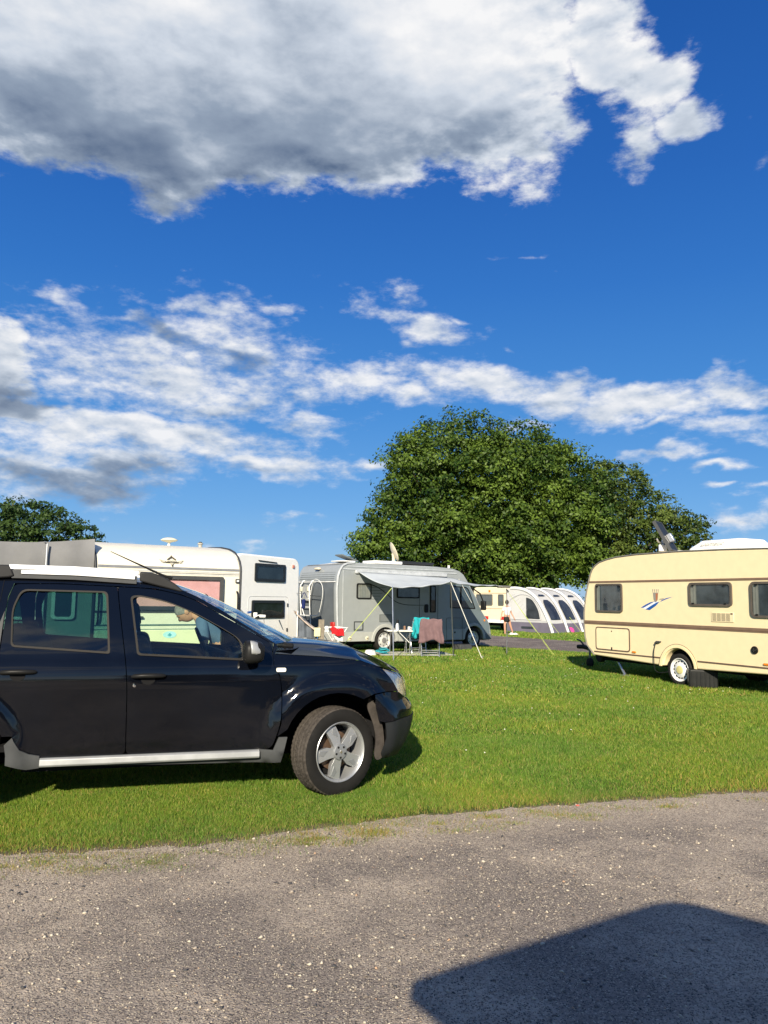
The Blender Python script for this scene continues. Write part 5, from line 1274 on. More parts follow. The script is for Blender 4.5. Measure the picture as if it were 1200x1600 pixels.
# ------------------------------------------------------------------ camping furniture
def camp_table():
    r = thing('camping_table', 'white folding camping table on a pale mat beside the motorhome', 'table', (.45, 21.5, 0), R(8))
    MB().prism(rrect(-.36, -.34, .36, .34, .05), .655, .685, axis='z').build('table_top', white, r, bevel=.008)
    for x in (-.27, .27):
        for y in (-.26, .26): MB().tube([(x, y, .66), (x * 1.02, y, 0)], .011, 6).build('leg', alu, r)
    MB().tube([(-.05, -.27, .66), (.26, -.27, .36)], .010, 6).build('brace', white_metal, r); MB().tube([(-.05, .27, .66), (.26, .27, .36)], .010, 6).build('brace', white_metal, r)
    b = thing('drinks_bottle', 'white bottle with a black cap standing on the camping table', 'bottle', (.42, 21.5, .685), 0)
    MB().lathe([(0, 0), (.045, 0), (.05, .03), (.05, .12), (.035, .17), (.02, .19), (0, .19)], 16, axis='z').build('body', mat('milky plastic', (.7, .72, .74), .4), b)
    MB().lathe([(.022, .185), (.034, .20), (.03, .27), (0, .29)], 14, axis='z').build('cap', black_plastic, b)
    b = thing('mug', 'pale mug standing near the right edge of the camping table', 'mug', (.74, 21.4, .685), 0)
    MB().lathe([(0, 0), (.038, 0), (.04, .10), (.034, .10), (.032, .01)], 16, axis='z').build('cup', white, b)
    MB().tube(smooth_path([(.038, 0, .085), (.07, 0, .07), (.07, 0, .035), (.038, 0, .02)]), .006, 6).build('handle', white, b)
    b = thing('drinks_can', 'dark drinks can beside the mug on the camping table', 'can', (.62, 21.55, .685), 0)
    MB().lathe([(0, 0), (.03, 0), (.033, .01), (.033, .10), (.028, .115), (0, .115)], 16, axis='z').build('can_body', mat('brown can', (.2, .12, .08), .4), b)
camp_table()
def chair(x, y, rz, label, fabric):
    r = thing('camping_chair', label, 'chair', (x, y, 0), rz, 'camping chairs beside the table')
    # faces +y locally, back rest at y<0
    for s in (-1, 1):
        MB().tube([(s * .235, -.06, .02), (s * .24, .02, .42), (s * .24, .04, .58)], .012, 6).build('leg', alu, r)
        MB().tube([(s * .235, .36, .02), (s * .24, .30, .30), (s * .24, .06, .56)], .012, 6).build('leg', alu, r)
        MB().tube([(s * .24, -.16, 1.0), (s * .24, .06, .45)], .012, 6).build('back_post', alu, r)
        MB().box(s * .25 - .028, -.05, .60, s * .25 + .028, .38, .625).build('armrest', grey_plastic, r, bevel=.01)
        MB().tube([(s * .235, -.08, .03), (s * .235, .38, .03)], .011, 6).build('foot_bar', alu, r)
    for y2, z in ((-.06, .18), (.36, .10), (-.05, .05)): MB().tube([(-.235, y2, z), (.235, y2, z)], .010, 6).build('cross_bar', alu, r)
    MB().grid(lambda u, v: (-.225 + .45 * u, .03 + .38 * v, .45 - .03 * sin(pi * u) - .02 * sin(pi * v)), 6, 6).build('seat', fabric, r, solid=.008, fix=False)
    MB().grid(lambda u, v: (-.225 + .45 * u, .05 - .21 * v, .47 + .52 * v + 0 * u), 6, 6).build('backrest', fabric, r, solid=.008, fix=False)
    return r
fab = mat('charcoal chair fabric', (.03, .03, .033), .9)
chair(1.30, 20.95, R(2), 'camping chair with a brown towel over its back, nearest the lawn', fab)
chair(1.02, 22.0, R(28), 'camping chair with a turquoise towel, between the table and the brown towel', fab)
def towel(name, label, base, rz, m, w, top, front, back, flare=.1):
    r = thing(name, label, 'towel', base, rz)
    def f(u, v):
        x = -w / 2 + w * u
        if v < .5: q = 1 - v / .5; z = top - back * q - .05 * q * sin(u * 7 + 1); y = -.175 - .05 * q + .13 * q * 0; x *= 1 + flare * q
        else: q = (v - .5) / .5; z = top - front * q - .04 * q * sin(u * 6); y = -.155 + .16 * q; x *= 1 + flare * .5 * q
        return (x + .012 * sin(v * 17), y + (.022 * sin(u * 21 + v * 3)) * min(1, abs(v - .5) * 3), z + .01 * sin(u * 13))
    MB().grid(f, 26, 24).build('cloth', m, r, smooth=80, solid=.008, fix=False)
towel('brown_towel', 'brown purple towel hanging over the back of the nearer camping chair', (1.30, 20.95, 0), R(2), mat('mauve brown towel', (.155, .098, .105), .95, bump=.4, bs=90, var=.15), .56, 1.02, .42, .60, .22)
towel('turquoise_towel', 'turquoise towel draped over the farther camping chair', (1.02, 22.0, 0), R(28), mat('turquoise towel', (.02, .32, .37), .95, bump=.4, bs=90, var=.15), .50, 1.03, .55, .42, -.22)
r = thing('ground_mat', 'pale woven ground mat under the camping table', 'mat', (.85, 21.9, 0), R(12))
MB().grid(lambda u, v: (-1.05 + 2.1 * u, -.75 + 1.4 * v, .035 + .006 * sin(u * 20) * sin(v * 13)), 24, 14).build('weave', mat('pale mat', (.50, .49, .44), .9, bump=.4, bs=60, var=.12), r, solid=.006, fix=False)
# odds and ends on the ground
r = thing('washing_up_bowl', 'white upturned bowl on the ground by the rear wheel of the motorhome', 'bowl', (-.32, 21.35, 0), 0)
MB().lathe([(.17, 0), (.165, .03), (.13, .13), (.09, .145), (0, .145)], 20, axis='z').build('bowl', white, r, solid=.004)
MB().lathe([(.16, .0), (.18, .005), (.18, .02), (.165, .025)], 20, axis='z').build('rim', white, r)
r = thing('coiled_hose', 'heap of turquoise hose coiled beside the white bowl', 'hose', (.02, 21.2, 0), 0)
q = [(.15 * cos(t * 1.05) * (1 + .3 * sin(t * .7)), .12 * sin(t * 1.3), .03 + .08 * abs(sin(t * .45)) + .004 * t) for t in [i * .22 for i in range(120)]]
MB().tube(q, .014, 6).build('hose', mat('turquoise hose', (.03, .30, .36), .5), r)
r = thing('step_box', 'dark grey plastic step beside the front wheel of the motorhome', 'step', mh(4.45, -.35, 0), MHA)
MB().prism([(-.28, 0), (.28, 0), (.22, .17), (-.22, .17)], -.16, .16).build('step', grey_plastic, r, bevel=.01)
MB().box(-.20, -.14, .17, .20, .14, .178).build('tread', black_plastic, r, smooth=0)

# ------------------------------------------------------------------ things between the caravans
r = thing('hook_up_post', 'weathered grey wooden electric hook-up post with a cream socket box', 'post', (-1.46, 18.6, 0), R(15))
MB().box(-.065, -.05, 0, .065, .05, 1.02).build('post', mat('weathered timber', (.22, .19, .15), .9, var=.2, vs=9, bump=.4), r, bevel=.008)
MB().box(-.18, -.10, .62, -.03, -.045, .83).build('socket_box', mat('cream socket', (.62, .60, .38), .5), r, bevel=.012)
MB().tube(smooth_path([(-.1, -.08, .62), (-.12, -.10, .45), (-.05, -.1, .2), (0, -.1, .02)]), .010, 6).build('cable', mat('blue cable', (.03, .12, .35), .5), r)
MB().box(.08, -.06, .33, .13, -.03, .48).build('number_plate', white, r, smooth=0)
r = thing('small_awning', 'beige and blue-grey cloth shelter slung beside the white caravan end', 'awning', (-1.75, 18.7, 0), R(12))
bg = mat('beige cloth', (.60, .50, .42), .85, var=.12, trans=.2); bl = mat('blue grey cloth', (.10, .115, .14), .85, var=.3, vs=3, bump=.2, bs=10)
MB().grid(lambda u, v: (-.34 + .66 * u, -.2 + .7 * v, 1.24 - .50 * u - .04 * sin(pi * u) + .05 * sin(v * 6) - .10 * (1 - v)), 14, 8).build('top_cloth', bg, r, solid=.006, fix=False)
MB().grid(lambda u, v: (-.30 + .42 * u + .1 * u * (1 - v), -.12 + .03 * sin(u * 15), .02 + (1.16 - .42 * u) * v), 18, 6).build('side_cloth', bl, r, solid=.006, fix=False)
MB().tube([(-.31, -.15, 0), (-.31, -.15, 1.22)], .014, 6).build('pole', white_metal, r)
r = thing('navy_bag', 'navy blue bag hanging at the corner of the white caravan end', 'bag', (-1.95, 19.2, 1.20), 0)
MB().prism(fillet([(-.06, .06, .04), (.03, .06, .04), (.04, .30, .04), (-.05, .30, .04)], 4), -.06, .06).build('bag', mat('navy fabric', (.01, .02, .10), .8), r, bevel=.03)
MB().tube(smooth_path([(-.06, 0, .33), (0, 0, .46), (.08, 0, .33)]), .01, 6).build('strap', mat('navy fabric', (.01, .02, .1), .8), r)
MB().tube([(0, 0, .44), (-.2, .1, .44)], .008, 5).build('hook', steel, r)
r = thing('gas_bottle', 'olive green gas cylinder standing left of the wooden post', 'gas bottle', (-1.80, 18.9, 0), 0)
MB().lathe([(0, 0), (.12, 0), (.13, .03), (.13, .62), (.10, .70), (.05, .74), (0, .74)], 20, axis='z').build('cylinder', mat('olive paint', (.09, .12, .03), .5), r)
MB().lathe([(.03, .73), (.03, .80), (0, .80)], 10, axis='z').build('valve', steel, r)
MB().lathe([(.09, .70), (.09, .82), (.08, .82), (.08, .7)], 16, axis='z', a0=20, a1=250).build('collar', mat('olive paint', (.09, .12, .03), .5), r)
r = thing('drying_rack', 'white clothes airer with pegs standing right of the wooden post', 'clothes airer', (-1.20, 18.9, 0), R(20))
for s in (-1, 1):
    MB().tube([(-.28, s * .25, 0), (.28, s * .25, .82)], .010, 6).build('leg', white_metal, r); MB().tube([(.28, s * .25, 0), (-.28, s * .25, .82)], .010, 6).build('leg', white_metal, r)
for i in range(6): MB().tube([(-.28 + i * .112, -.27, .83), (-.28 + i * .112, .27, .83)], .006, 5).build('rail', white_metal, r)
MB().tube([(-.30, -.27, .83), (.30, -.27, .83)], .008, 5).build('side_rail', white_metal, r); MB().tube([(-.30, .27, .83), (.30, .27, .83)], .008, 5).build('side_rail', white_metal, r)
def laundry(name, label, x, y, w, drop, m, zt=.85):
    r = thing(name, label, 'laundry', (-1.20 + x, 18.9 + y, 0), R(20))
    MB().grid(lambda u, v: (-w / 2 + w * u, -.02 - .06 * abs(2 * v - 1) + .015 * sin(u * 11), zt - drop * (abs(2 * v - 1)) ** 1.0 - .06 * u + .02 * sin(u * 9)), 14, 12).build('cloth', m, r, solid=.008, fix=False)
    return r
laundry('red_towel', 'red cloth hanging on the clothes airer beside the motorhome corner', .12, -.25, .30, .17, mat('red cloth', (.55, .015, .02), .9, var=.2, bump=.3))
laundry('white_cloth', 'white cloth lying over the left end of the clothes airer', -.22, -.22, .24, .14, mat('white cloth', (.74, .72, .68), .9, var=.1), .90)
laundry('pale_cloth', 'small white cloth below the red cloth on the clothes airer', .14, -.15, .18, .30, mat('white cloth', (.74, .72, .68), .9), .84)
r = thing('storage_crate', 'black crate with a blue panel standing behind the wooden post', 'crate', (-1.62, 19.2, 0), 0)
MB().box(-.16, -.15, 0, .16, .15, .60).build('crate', black_plastic, r, bevel=.015)
MB().box(.06, -.165, .05, .15, -.151, .45).build('side_panel', mat('blue plastic', (.05, .22, .42), .5), r, bevel=.003)

# ------------------------------------------------------------------ far side of the second road: tent, caravan, figures
def far_caravan():
    a = R(-45)       # wall runs along (.7,-.7); local x along the end face, y = caravan axis (.7,.7)
    root = thing('caravan', 'small beige caravan end with a grey window behind the motorhome nose', 'caravan', (4.75, 40.55, 0), a)
    W = 2.15
    be = mat('beige caravan panel', (.70, .62, .44), .45, var=.03)
    MB().prism(fillet([(0, .42, .05), (W, .42, .05), (W, 2.22, .25), (0, 2.22, .25)], 6), 0, 5.0).build('body', be, root, bevel=.05)
    window(root, .20, 1.28, 1.25, 1.86, .07, .05, back=mat('grey blind', (.22, .22, .21), .7), frame=mat('grey frame', (.12, .115, .10), .6))
    window(root, 1.60, 1.28, 1.95, 1.86, .07, .04, back=mat('grey blind', (.22, .22, .21), .7), frame=mat('grey frame', (.12, .115, .1), .6))
    strip(root, .02, 1.12, W - .02, 1.15, mat('tan stripe', (.40, .30, .2), .5), d=.01); strip(root, .02, 1.90, W - .02, 1.93, mat('tan stripe', (.4, .3, .2), .5), d=.01)
    strip(root, .02, .42, W - .02, .56, white, d=.05, name='bumper')
    for x in (.85, 1.95): MB().box(x - .14, -.05, .58, x + .14, 0, .74).build('tail_lamp', red_lens, root, bevel=.01)
    MB().box(1.02, -.05, 1.98, 1.12, 0, 2.08).build('marker_lamp', orange_lens, root, bevel=.01)
    MB().box(.2, .3, .25, W - .2, 4.8, .43).build('chassis', dark, root, smooth=0)
    for x in (.12, W - .12): MB().lathe([(.2, -.09), (.30, -.09), (.31, 0), (.30, .09), (.2, .09)], 24, Matrix.Translation((x, 2.6, .30)) @ Matrix.Rotation(R(90), 4, 'Z')).build('wheel', rubber, root)
    return root
far_caravan()
def awning_tent():
    base = Vector((6.27, 39.02, 0))
    root = thing('awning_tent', 'white inflatable awning tent with grey skirt and dark curved windows beyond the road', 'tent', base, R(-45))
    # local x runs out from the caravan wall, y along the caravan
    wh = mat('white tent cloth', (.66, .66, .66), .8, var=.05, vs=1.0, bump=.15, bs=8, trans=.3)
    gy = mat('pale grey cloth', (.50, .50, .52), .8, var=.05, trans=.2)
    pu = mat('purple grey skirt', (.13, .12, .16), .85, var=.1, vs=2)
    wn = mat('dark tent window', (.028, .032, .038), .25, var=.4, vs=2)
    L = 4.1; X = 2.62
    P = smooth_path([(0, 0, 2.13), (.55, 0, 2.14), (1.10, 0, 2.03), (1.55, 0, 1.78), (1.92, 0, 1.38), (2.22, 0, .90), (2.46, 0, .42), (2.62, 0, .0)], 5)
    n = len(P) - 1
    def curve(v): 
        t = v * n; i = min(n - 1, int(t)); return P[i].lerp(P[i + 1], t - i)
    def sheet(v0, v1, y0, y1, off=0.0, nu=14, nv=8):
        def f(u, w):
            v = v0 + (v1 - v0) * u; p = curve(v); q = curve(min(1, v + .01)); o = curve(max(0, v - .01)); t = (q - o).normalized(); nrm = Vector((-t.z, 0, t.x)) * -1
            if nrm.z < 0 and nrm.x < 0: nrm = -nrm
            bulge = .05 * sin(pi * ((y0 + (y1 - y0) * w) % 1.37) / 1.37)
            return (p.x + nrm.x * (off + 0), y0 + (y1 - y0) * w, p.z + nrm.z * off - bulge * .6)
        return f
    vz = [i / 60 for i in range(61) if curve(i / 60).z < .52][0]
    MB().grid(sheet(0, vz, 0, L, 0, 30, 24), 30, 24).build('roof_and_front', wh, root, smooth=70)
    MB().grid(sheet(vz, 1, 0, L, 0, 8, 24), 8, 24).build('front_skirt', pu, root, smooth=70)
    # end wall
    end = [(p.x, p.z) for p in P if p.z > .5]
    MB().prism([(0, .52)] + end + [(2.40, .52)], -.004, .004).build('end_wall', wh, root, smooth=0)
    MB().prism([(0, .02), (0, .515), (2.42, .515), (2.60, .02)], -.004, .004).build('end_skirt', pu, root, smooth=0)
    MB().box(0, -.012, .50, 2.42, .0, .60).build('skirt_band', gy, root, smooth=0)
    MB().prism(rrect(.85, .18, 1.60, .30, .04), -.012, .0).build('skirt_vent', wn, root, smooth=0)
    win = fillet([(1.15, .68, .03), (1.95, .66, .06), (1.84, 1.15, .25), (1.50, 1.62, .35), (1.15, 1.72, .05)], 5)
    MB().prism(win, -.010, -.004).build('end_window', wn, root, smooth=0)
    flat_outline(root, fillet([(.12, .64, .05), (2.05, .62, .1), (1.92, 1.25, .3), (1.5, 1.75, .4), (.9, 1.90, .4), (.12, 1.62, .35)], 5), .022, gy, -.01, 'door_zip')
    for i in range(7): MB().tube([(.15 + i * .16, -.008, 1.75 - i * .13), (.50 + i * .12, -.008, 1.78 - i * .12 + .1)], .006, 4).build('crease', gy, root)
    # air poles and dark arched windows between them
    for k in range(4):
        y = k * L / 3
        MB().tube([(p.x + .03, y, p.z + .03) for p in P[2:]], .075, 8).build('air_pole', mat('white pole sleeve', (.70, .70, .70), .7), root)
        if k: MB().tube([(p.x + .05, y - .10, p.z + .04) for p in P[2:]], .02, 6).build('grey_seam', gy, root)
    vt = [i / 100 for i in range(101) if curve(i / 100).z < 1.62][0]; vb = [i / 100 for i in range(101) if curve(i / 100).z < .66][0]
    for k in range(3):
        y0 = k * L / 3 + .30; y1 = (k + 1) * L / 3 - .22
        pts = fillet([(vb, y0, 0.02), (vb, y1, .02), (vt + (vb - vt) * .45, y1 - .05, .1), (vt, y1 - .33, .2), (vt, y0 + .33, .2), (vt + (vb - vt) * .45, y0 + .02, .1)], 5)
        pts = [(vb if abs(v - vb) < .02 else v, y) for v, y in pts]
        mb = MB(); cc = curve(.5 * (vt + vb)); V = []
        for v, y in pts: p = curve(max(0, min(1, v))); V.append((p.x + .03, y, p.z + .03 - .03 * sin(pi * (y % 1.37) / 1.37)))
        # fill as strips along the curve
        rows = 10; mb = MB(); vs = []; fs = []
        for i in range(rows + 1):
            t = i / rows; v = vt + (vb - vt) * t; w = min(1, .42 + .95 * t ** .55); p = curve(v); ym = (y0 + y1) / 2; h = (y1 - y0) / 2 * w
            for j in range(5): vs.append((p.x + .035, ym - h + 2 * h * j / 4, p.z + .02))
        for i in range(rows):
            for j in range(4): fs.append((i * 5 + j, i * 5 + j + 1, i * 5 + 6 + j, i * 5 + 5 + j))
        mb.add(vs, fs).build('arched_window', wn, root, smooth=60)
        vv = [i / 100 for i in range(101) if curve(i / 100).z < 1.86][0]; p = curve(vv); q = curve(vv + .03)
        MB().add([(p.x + .02, y0 + .22, p.z + .03), (q.x + .03, y0 + .12, q.z + .03), (q.x + .03, y1 - .12, q.z + .03), (p.x + .02, y1 - .22, p.z + .03)], [(0, 1, 2, 3)]).build('vent_flap', wn, root, smooth=0)
    for k in range(3):
        y = k * L / 2
        MB().tube([(2.2, y, .9), (3.1, y - .15, .02)], .008, 4).build('guy_rope', mat('lime guy rope', (.5, .62, .1), .7), root)
awning_tent()
r = thing('pink_bag', 'bright pink bag lying in front of the white awning tent', 'bag', (9.25, 38.6, 0), 0)
MB().prism(fillet([(-.25, 0, .1), (.28, 0, .1), (.22, .26, .12), (-.18, .30, .12)], 5), -.15, .15).build('bag', mat('hot pink', (.75, .05, .25), .7), r, bevel=.06, seg=3)
MB().tube(smooth_path([(-.1, 0, .26), (0, 0, .40), (.12, 0, .25)]), .02, 6).build('strap', mat('hot pink', (.75, .05, .25), .7), r)
r = thing('white_cloth_heap', 'small white cloth lying on the verge before the awning tent', 'cloth', (5.9, 35.0, 0), 0)
MB().grid(lambda u, v: (-.22 + .44 * u, -.15 + .3 * v, .03 + .10 * sin(pi * u) * sin(pi * v) * (1 + .4 * sin(u * 9))), 10, 8).build('cloth', white, r, fix=False)
MB().box(-.15, -.1, 0, .15, .1, .04).build('folded_edge', white, r, bevel=.01)

# ------------------------------------------------------------------ people: skinned figures
def skin(name, pts, edges, m, parent, sub=2, root_i=0):
    """pts: list of (x, y, z, r) or (x, y, z, rx, ry)"""
    me = bpy.data.meshes.new(name); me.from_pydata([p[:3] for p in pts], edges, [])
    o = bpy.data.objects.new(name, me); col.objects.link(o); o.parent = parent
    md = o.modifiers.new('skin', 'SKIN'); md.use_smooth_shade = True
    sv = me.skin_vertices[0].data if me.skin_vertices else None
    if sv is None:
        bpy.context.view_layer.objects.active = o; me.update(); bm = bmesh.new(); bm.from_mesh(me); bm.verts.layers.skin.verify(); bm.to_mesh(me); bm.free(); sv = me.skin_vertices[0].data
    for i, p in enumerate(pts):
        sv[i].radius = (p[3], p[4] if len(p) > 4 else p[3]); sv[i].use_root = (i == root_i)
    q = o.modifiers.new('subsurf', 'SUBSURF'); q.levels = sub; q.render_levels = sub
    me.materials.append(m)
    return o
skin_m = mat('skin', (.50, .27, .18), .55, var=.08)
def hand(pts, edges, w, dirv, side, r=.010, L=.09):
    """palm and five fingers added to a skeleton at wrist index w"""
    d = Vector(dirv).normalized(); s = Vector(side).normalized(); p = Vector(pts[w][:3])
    b = len(pts); palm = p + d * .07; pts.append((*palm, .030, .018)); edges.append((w, b))
    for k, (off, ln) in enumerate(((-.032, .068), (-.011, .078), (.011, .074), (.030, .058))):
        k0 = palm + s * off + d * .02; k1 = k0 + d * ln * .5; k2 = k1 + (d * .8 + d.cross(s) * .5).normalized() * ln * .45
        i = len(pts); pts += [(*k0, r), (*k1, r * .9), (*k2, r * .75)]; edges += [(b, i), (i, i + 1), (i + 1, i + 2)]
    i = len(pts); t0 = p + d * .03 - s * .035; t1 = t0 - s * .025 + d * .035; pts += [(*t0, r * 1.1), (*t1, r * .85)]; edges += [(w, i), (i, i + 1)]
def head(parent, M_, hair_m, hair='short', m=skin_m):
    """ellipsoid-based head with brow, nose, chin, ears; faces local -y"""
    mb = MB(); nu, nv = 28, 20; vs = []
    for j in range(nv + 1):
        ph = pi * j / nv; z = cos(ph)
        for i in range(nu):
            th = 2 * pi * i / nu; x = sin(ph) * cos(th); y = sin(ph) * sin(th)
            k = 1.0
            zz = z * .122; xx = x * .078 * (1 - .22 * max(0, -z)); yy = y * .097
            if y < 0:
                f = max(0, -y) ** 3
                yy -= f * .030 * math.exp(-((z + .10) / .18) ** 2) * math.exp(-(x / .16) ** 2)      # nose
                yy += f * .010 * math.exp(-((z - .12) / .12) ** 2) * (1 if abs(x) > .15 else .3)       # eye hollows
                yy -= f * .010 * math.exp(-((z - .32) / .10) ** 2)                                       # brow
                yy -= f * .012 * math.exp(-((z + .75) / .18) ** 2)                                       # chin
                yy -= f * .006 * math.exp(-((z + .42) / .07) ** 2) * math.exp(-(x / .3) ** 2)            # lips
            vs.append((xx, yy, zz))
    fs = [(j * nu + i, j * nu + (i + 1) % nu, (j + 1) * nu + (i + 1) % nu, (j + 1) * nu + i) for j in range(nv) for i in range(nu)]
    mb.add(vs, fs, M_); h = mb.build('head', m, parent, smooth=80)
    for s in (-1, 1):
        MB().lathe([(0, -.008), (.018, -.006), (.027, .002), (.020, .008)], 12, M_ @ Matrix.Translation((s * .079, .012, -.005)) @ Matrix.Rotation(R(90), 4, 'Z') @ Matrix.Scale(1.25, 4, (0, 0, 1))).build('ear', m, h)
        MB().lathe([(0, -.007), (.007, -.004), (.009, .002)], 10, M_ @ Matrix.Translation((s * .030, -.083, .012))).build('eye', mat('eye', (.05, .04, .035), .2), h)
    mb = MB(); vs = []
    nj = 10
    for j in range(nj + 1):
        for i in range(nu):
            th = 2 * pi * i / nu; back = .5 + .5 * sin(th); lim = .34 + .34 * back ** .8; ph = pi * lim * j / nj * 1.0
            x = sin(ph) * cos(th); y = sin(ph) * sin(th); z = cos(ph); t = 1.07 + .01 * sin(i * 2.3 + j)
            vs.append((x * .080 * t, y * .099 * t + .004, z * .124 * 1.05 + .002))
    fs = [(j * nu + i, j * nu + (i + 1) % nu, (j + 1) * nu + (i + 1) % nu, (j + 1) * nu + i) for j in range(nj) for i in range(nu)]
    mb.add(vs, fs, M_); mb.build('hair', hair_m, h, smooth=80)
    return h
def bending_man():
    """leans forward to his right (picture left), looking down, beyond the black car"""
    root = thing('person', 'grey-haired man in a blue t-shirt bending forward behind the black car', 'person', (-1.83, 8.95, 0), 0)
    hip = (.10, .0, .93); chest = (-.16, -.02, 1.20); neck = (-.305, -.03, 1.315); 
    pts = [(*hip, .16, .13), (-.02, -.01, 1.06, .150, .12), (*chest, .165, .12), (-.245, -.03, 1.285, .12, .09), (*neck, .058), (-.36, -.035, 1.335, .055)]
    ed = [(0, 1), (1, 2), (2, 3), (3, 4), (4, 5)]
    # legs
    for s in (-1, 1):
        i = len(pts); y = s * .10
        pts += [(.08, y, .86, .095), (.05, y * 1.1, .48, .065), (.10, y * 1.15, .12, .045), (.02, y * 1.25, .05, .04), (-.09, y * 1.35, .035, .035)]
        ed += [(0, i), (i, i + 1), (i + 1, i + 2), (i + 2, i + 3), (i + 3, i + 4)]
    # arms hang down and forward
    for s in (-1, 1):
        i = len(pts); y = s * .20
        pts += [(-.20, y * .9, 1.235, .062), (-.15, y * 1.15, .99, .048), (-.27, y * .8, .80, .034)]
        ed += [(3, i), (i, i + 1), (i + 1, i + 2)]
        hand(pts, ed, i + 2, (-.5, 0, -.8), (0, s, .0))
    body = skin('body', pts, ed, skin_m, root)
    sh = [(.09, 0, .96, .168, .138), (-.02, -.01, 1.07, .165, .135), (-.16, -.02, 1.205, .182, .135), (-.25, -.03, 1.29, .125, .095)]
    se = [(0, 1), (1, 2), (2, 3)]
    for s in (-1, 1):
        i = len(sh); sh += [(-.205, s * .18, 1.235, .078), (-.17, s * .225, 1.09, .070), (-.155, s * .232, 1.03, .066)]; se += [(2, i), (i, i + 1), (i + 1, i + 2)]
    skin('t_shirt', sh, se, mat('blue grey t-shirt', (.075, .12, .20), .9, var=.15, bump=.2), root)
    tr = [(.10, 0, .92, .172, .140)]; te = []
    for s in (-1, 1):
        i = len(tr); y = s * .10; tr += [(.08, y, .84, .108), (.05, y * 1.1, .48, .085), (.09, y * 1.15, .14, .072)]; te += [(0, i), (i, i + 1), (i + 1, i + 2)]
    skin('trousers', tr, te, mat('dark trousers', (.03, .035, .05), .9), root)
    M_ = Matrix.Translation((-.435, -.04, 1.345)) @ Matrix.Rotation(R(-78), 4, 'Z') @ Matrix.Rotation(R(52), 4, 'X')
    head(root, M_, mat('grey hair', (.19, .18, .17), .9, var=.3, vs=40, bump=.4, bs=200))
bending_man()
def walker():
    root = thing('person', 'person in a white top and dark shorts walking on the verge before the awning tent', 'person', (5.68, 35.4, 0), R(20))
    pts = [(0, 0, .80, .12, .10), (0, 0, .98, .105, .09), (0, -.01, 1.15, .13, .09), (0, 0, 1.25, .09, .07), (0, 0, 1.31, .045), (0, 0, 1.36, .045)]
    ed = [(0, 1), (1, 2), (2, 3), (3, 4), (4, 5)]
    for s, fx, in ((-1, -.06), (1, .17)):
        i = len(pts); pts += [(s * .085, 0, .74, .085), (s * .085 + fx * .5, 0, .43, .055), (s * .08 + fx + .04, 0, .10, .035), (s * .08 + fx + .02, -.02, .04, .032), (s * .08 + fx - .02, -.12, .03, .028)]
        ed += [(0, i), (i, i + 1), (i + 1, i + 2), (i + 2, i + 3), (i + 3, i + 4)]
    for s in (-1, 1):
        i = len(pts); pts += [(s * .15, 0, 1.20, .048), (s * .24, .03, .98, .036), (s * .33, -.05, .78, .026)]; ed += [(3, i), (i, i + 1), (i + 1, i + 2)]
        hand(pts, ed, i + 2, (s * .3, -.1, -.9), (0, 1, 0), .009)
    skin('body', pts, ed, skin_m, root, 1)
    sh = [(0, 0, .82, .135, .115), (0, 0, .98, .128, .108), (0, -.01, 1.15, .145, .105), (0, 0, 1.25, .10, .08)]; se = [(0, 1), (1, 2), (2, 3)]
    for s in (-1, 1):
        i = len(sh); sh += [(s * .15, 0, 1.20, .065), (s * .205, .015, 1.07, .058)]; se += [(2, i), (i, i + 1)]
    skin('top', sh, se, mat('white cotton', (.78, .76, .76), .9), root, 1)
    tr = [(0, 0, .80, .135, .115), (.0, 0, .72, .12, .11)]; te = [(0, 1)]
    for s in (-1, 1):
        i = len(tr); tr += [(s * .09, 0, .68, .10), (s * .10, 0, .55, .085)]; te += [(1, i), (i, i + 1)]
    skin('shorts', tr, te, mat('black shorts', (.02, .02, .025), .9), root, 1)
    M_ = Matrix.Translation((0, 0, 1.455)) @ Matrix.Rotation(R(150), 4, 'Z')
    head(root, M_, mat('dark hair', (.035, .025, .02), .8), m=skin_m)
walker()

# ------------------------------------------------------------------ trees
def leaf_mat(name, a, b_):
    m = bpy.data.materials.new(name); m.use_nodes = True; N = NT(m.node_tree); b = m.node_tree.nodes['Principled BSDF']
    t = N.n('ShaderNodeAttribute', attribute_name='tone').outputs['Fac']
    c = N.mix(t, a + (1,), b_ + (1,))
    N.l(c, b.inputs['Base Color']); b.inputs['Roughness'].default_value = .5; b.inputs['Specular IOR Level'].default_value = .22
    tr = N.n('ShaderNodeBsdfTranslucent'); N.l(N.vm('MULTIPLY', c, (1.2, 1.25, .5)), tr.inputs[0])
    mx = N.n('ShaderNodeMixShader'); mx.inputs[0].default_value = .22
    N.l(b.outputs[0], mx.inputs[1]); N.l(tr.outputs[0], mx.inputs[2]); N.l(mx.outputs[0], m.node_tree.nodes['Material Output'].inputs[0])
    return m
bark = mat('bark', (.07, .055, .04), .95, var=.3, vs=5, bump=.8, bs=20)
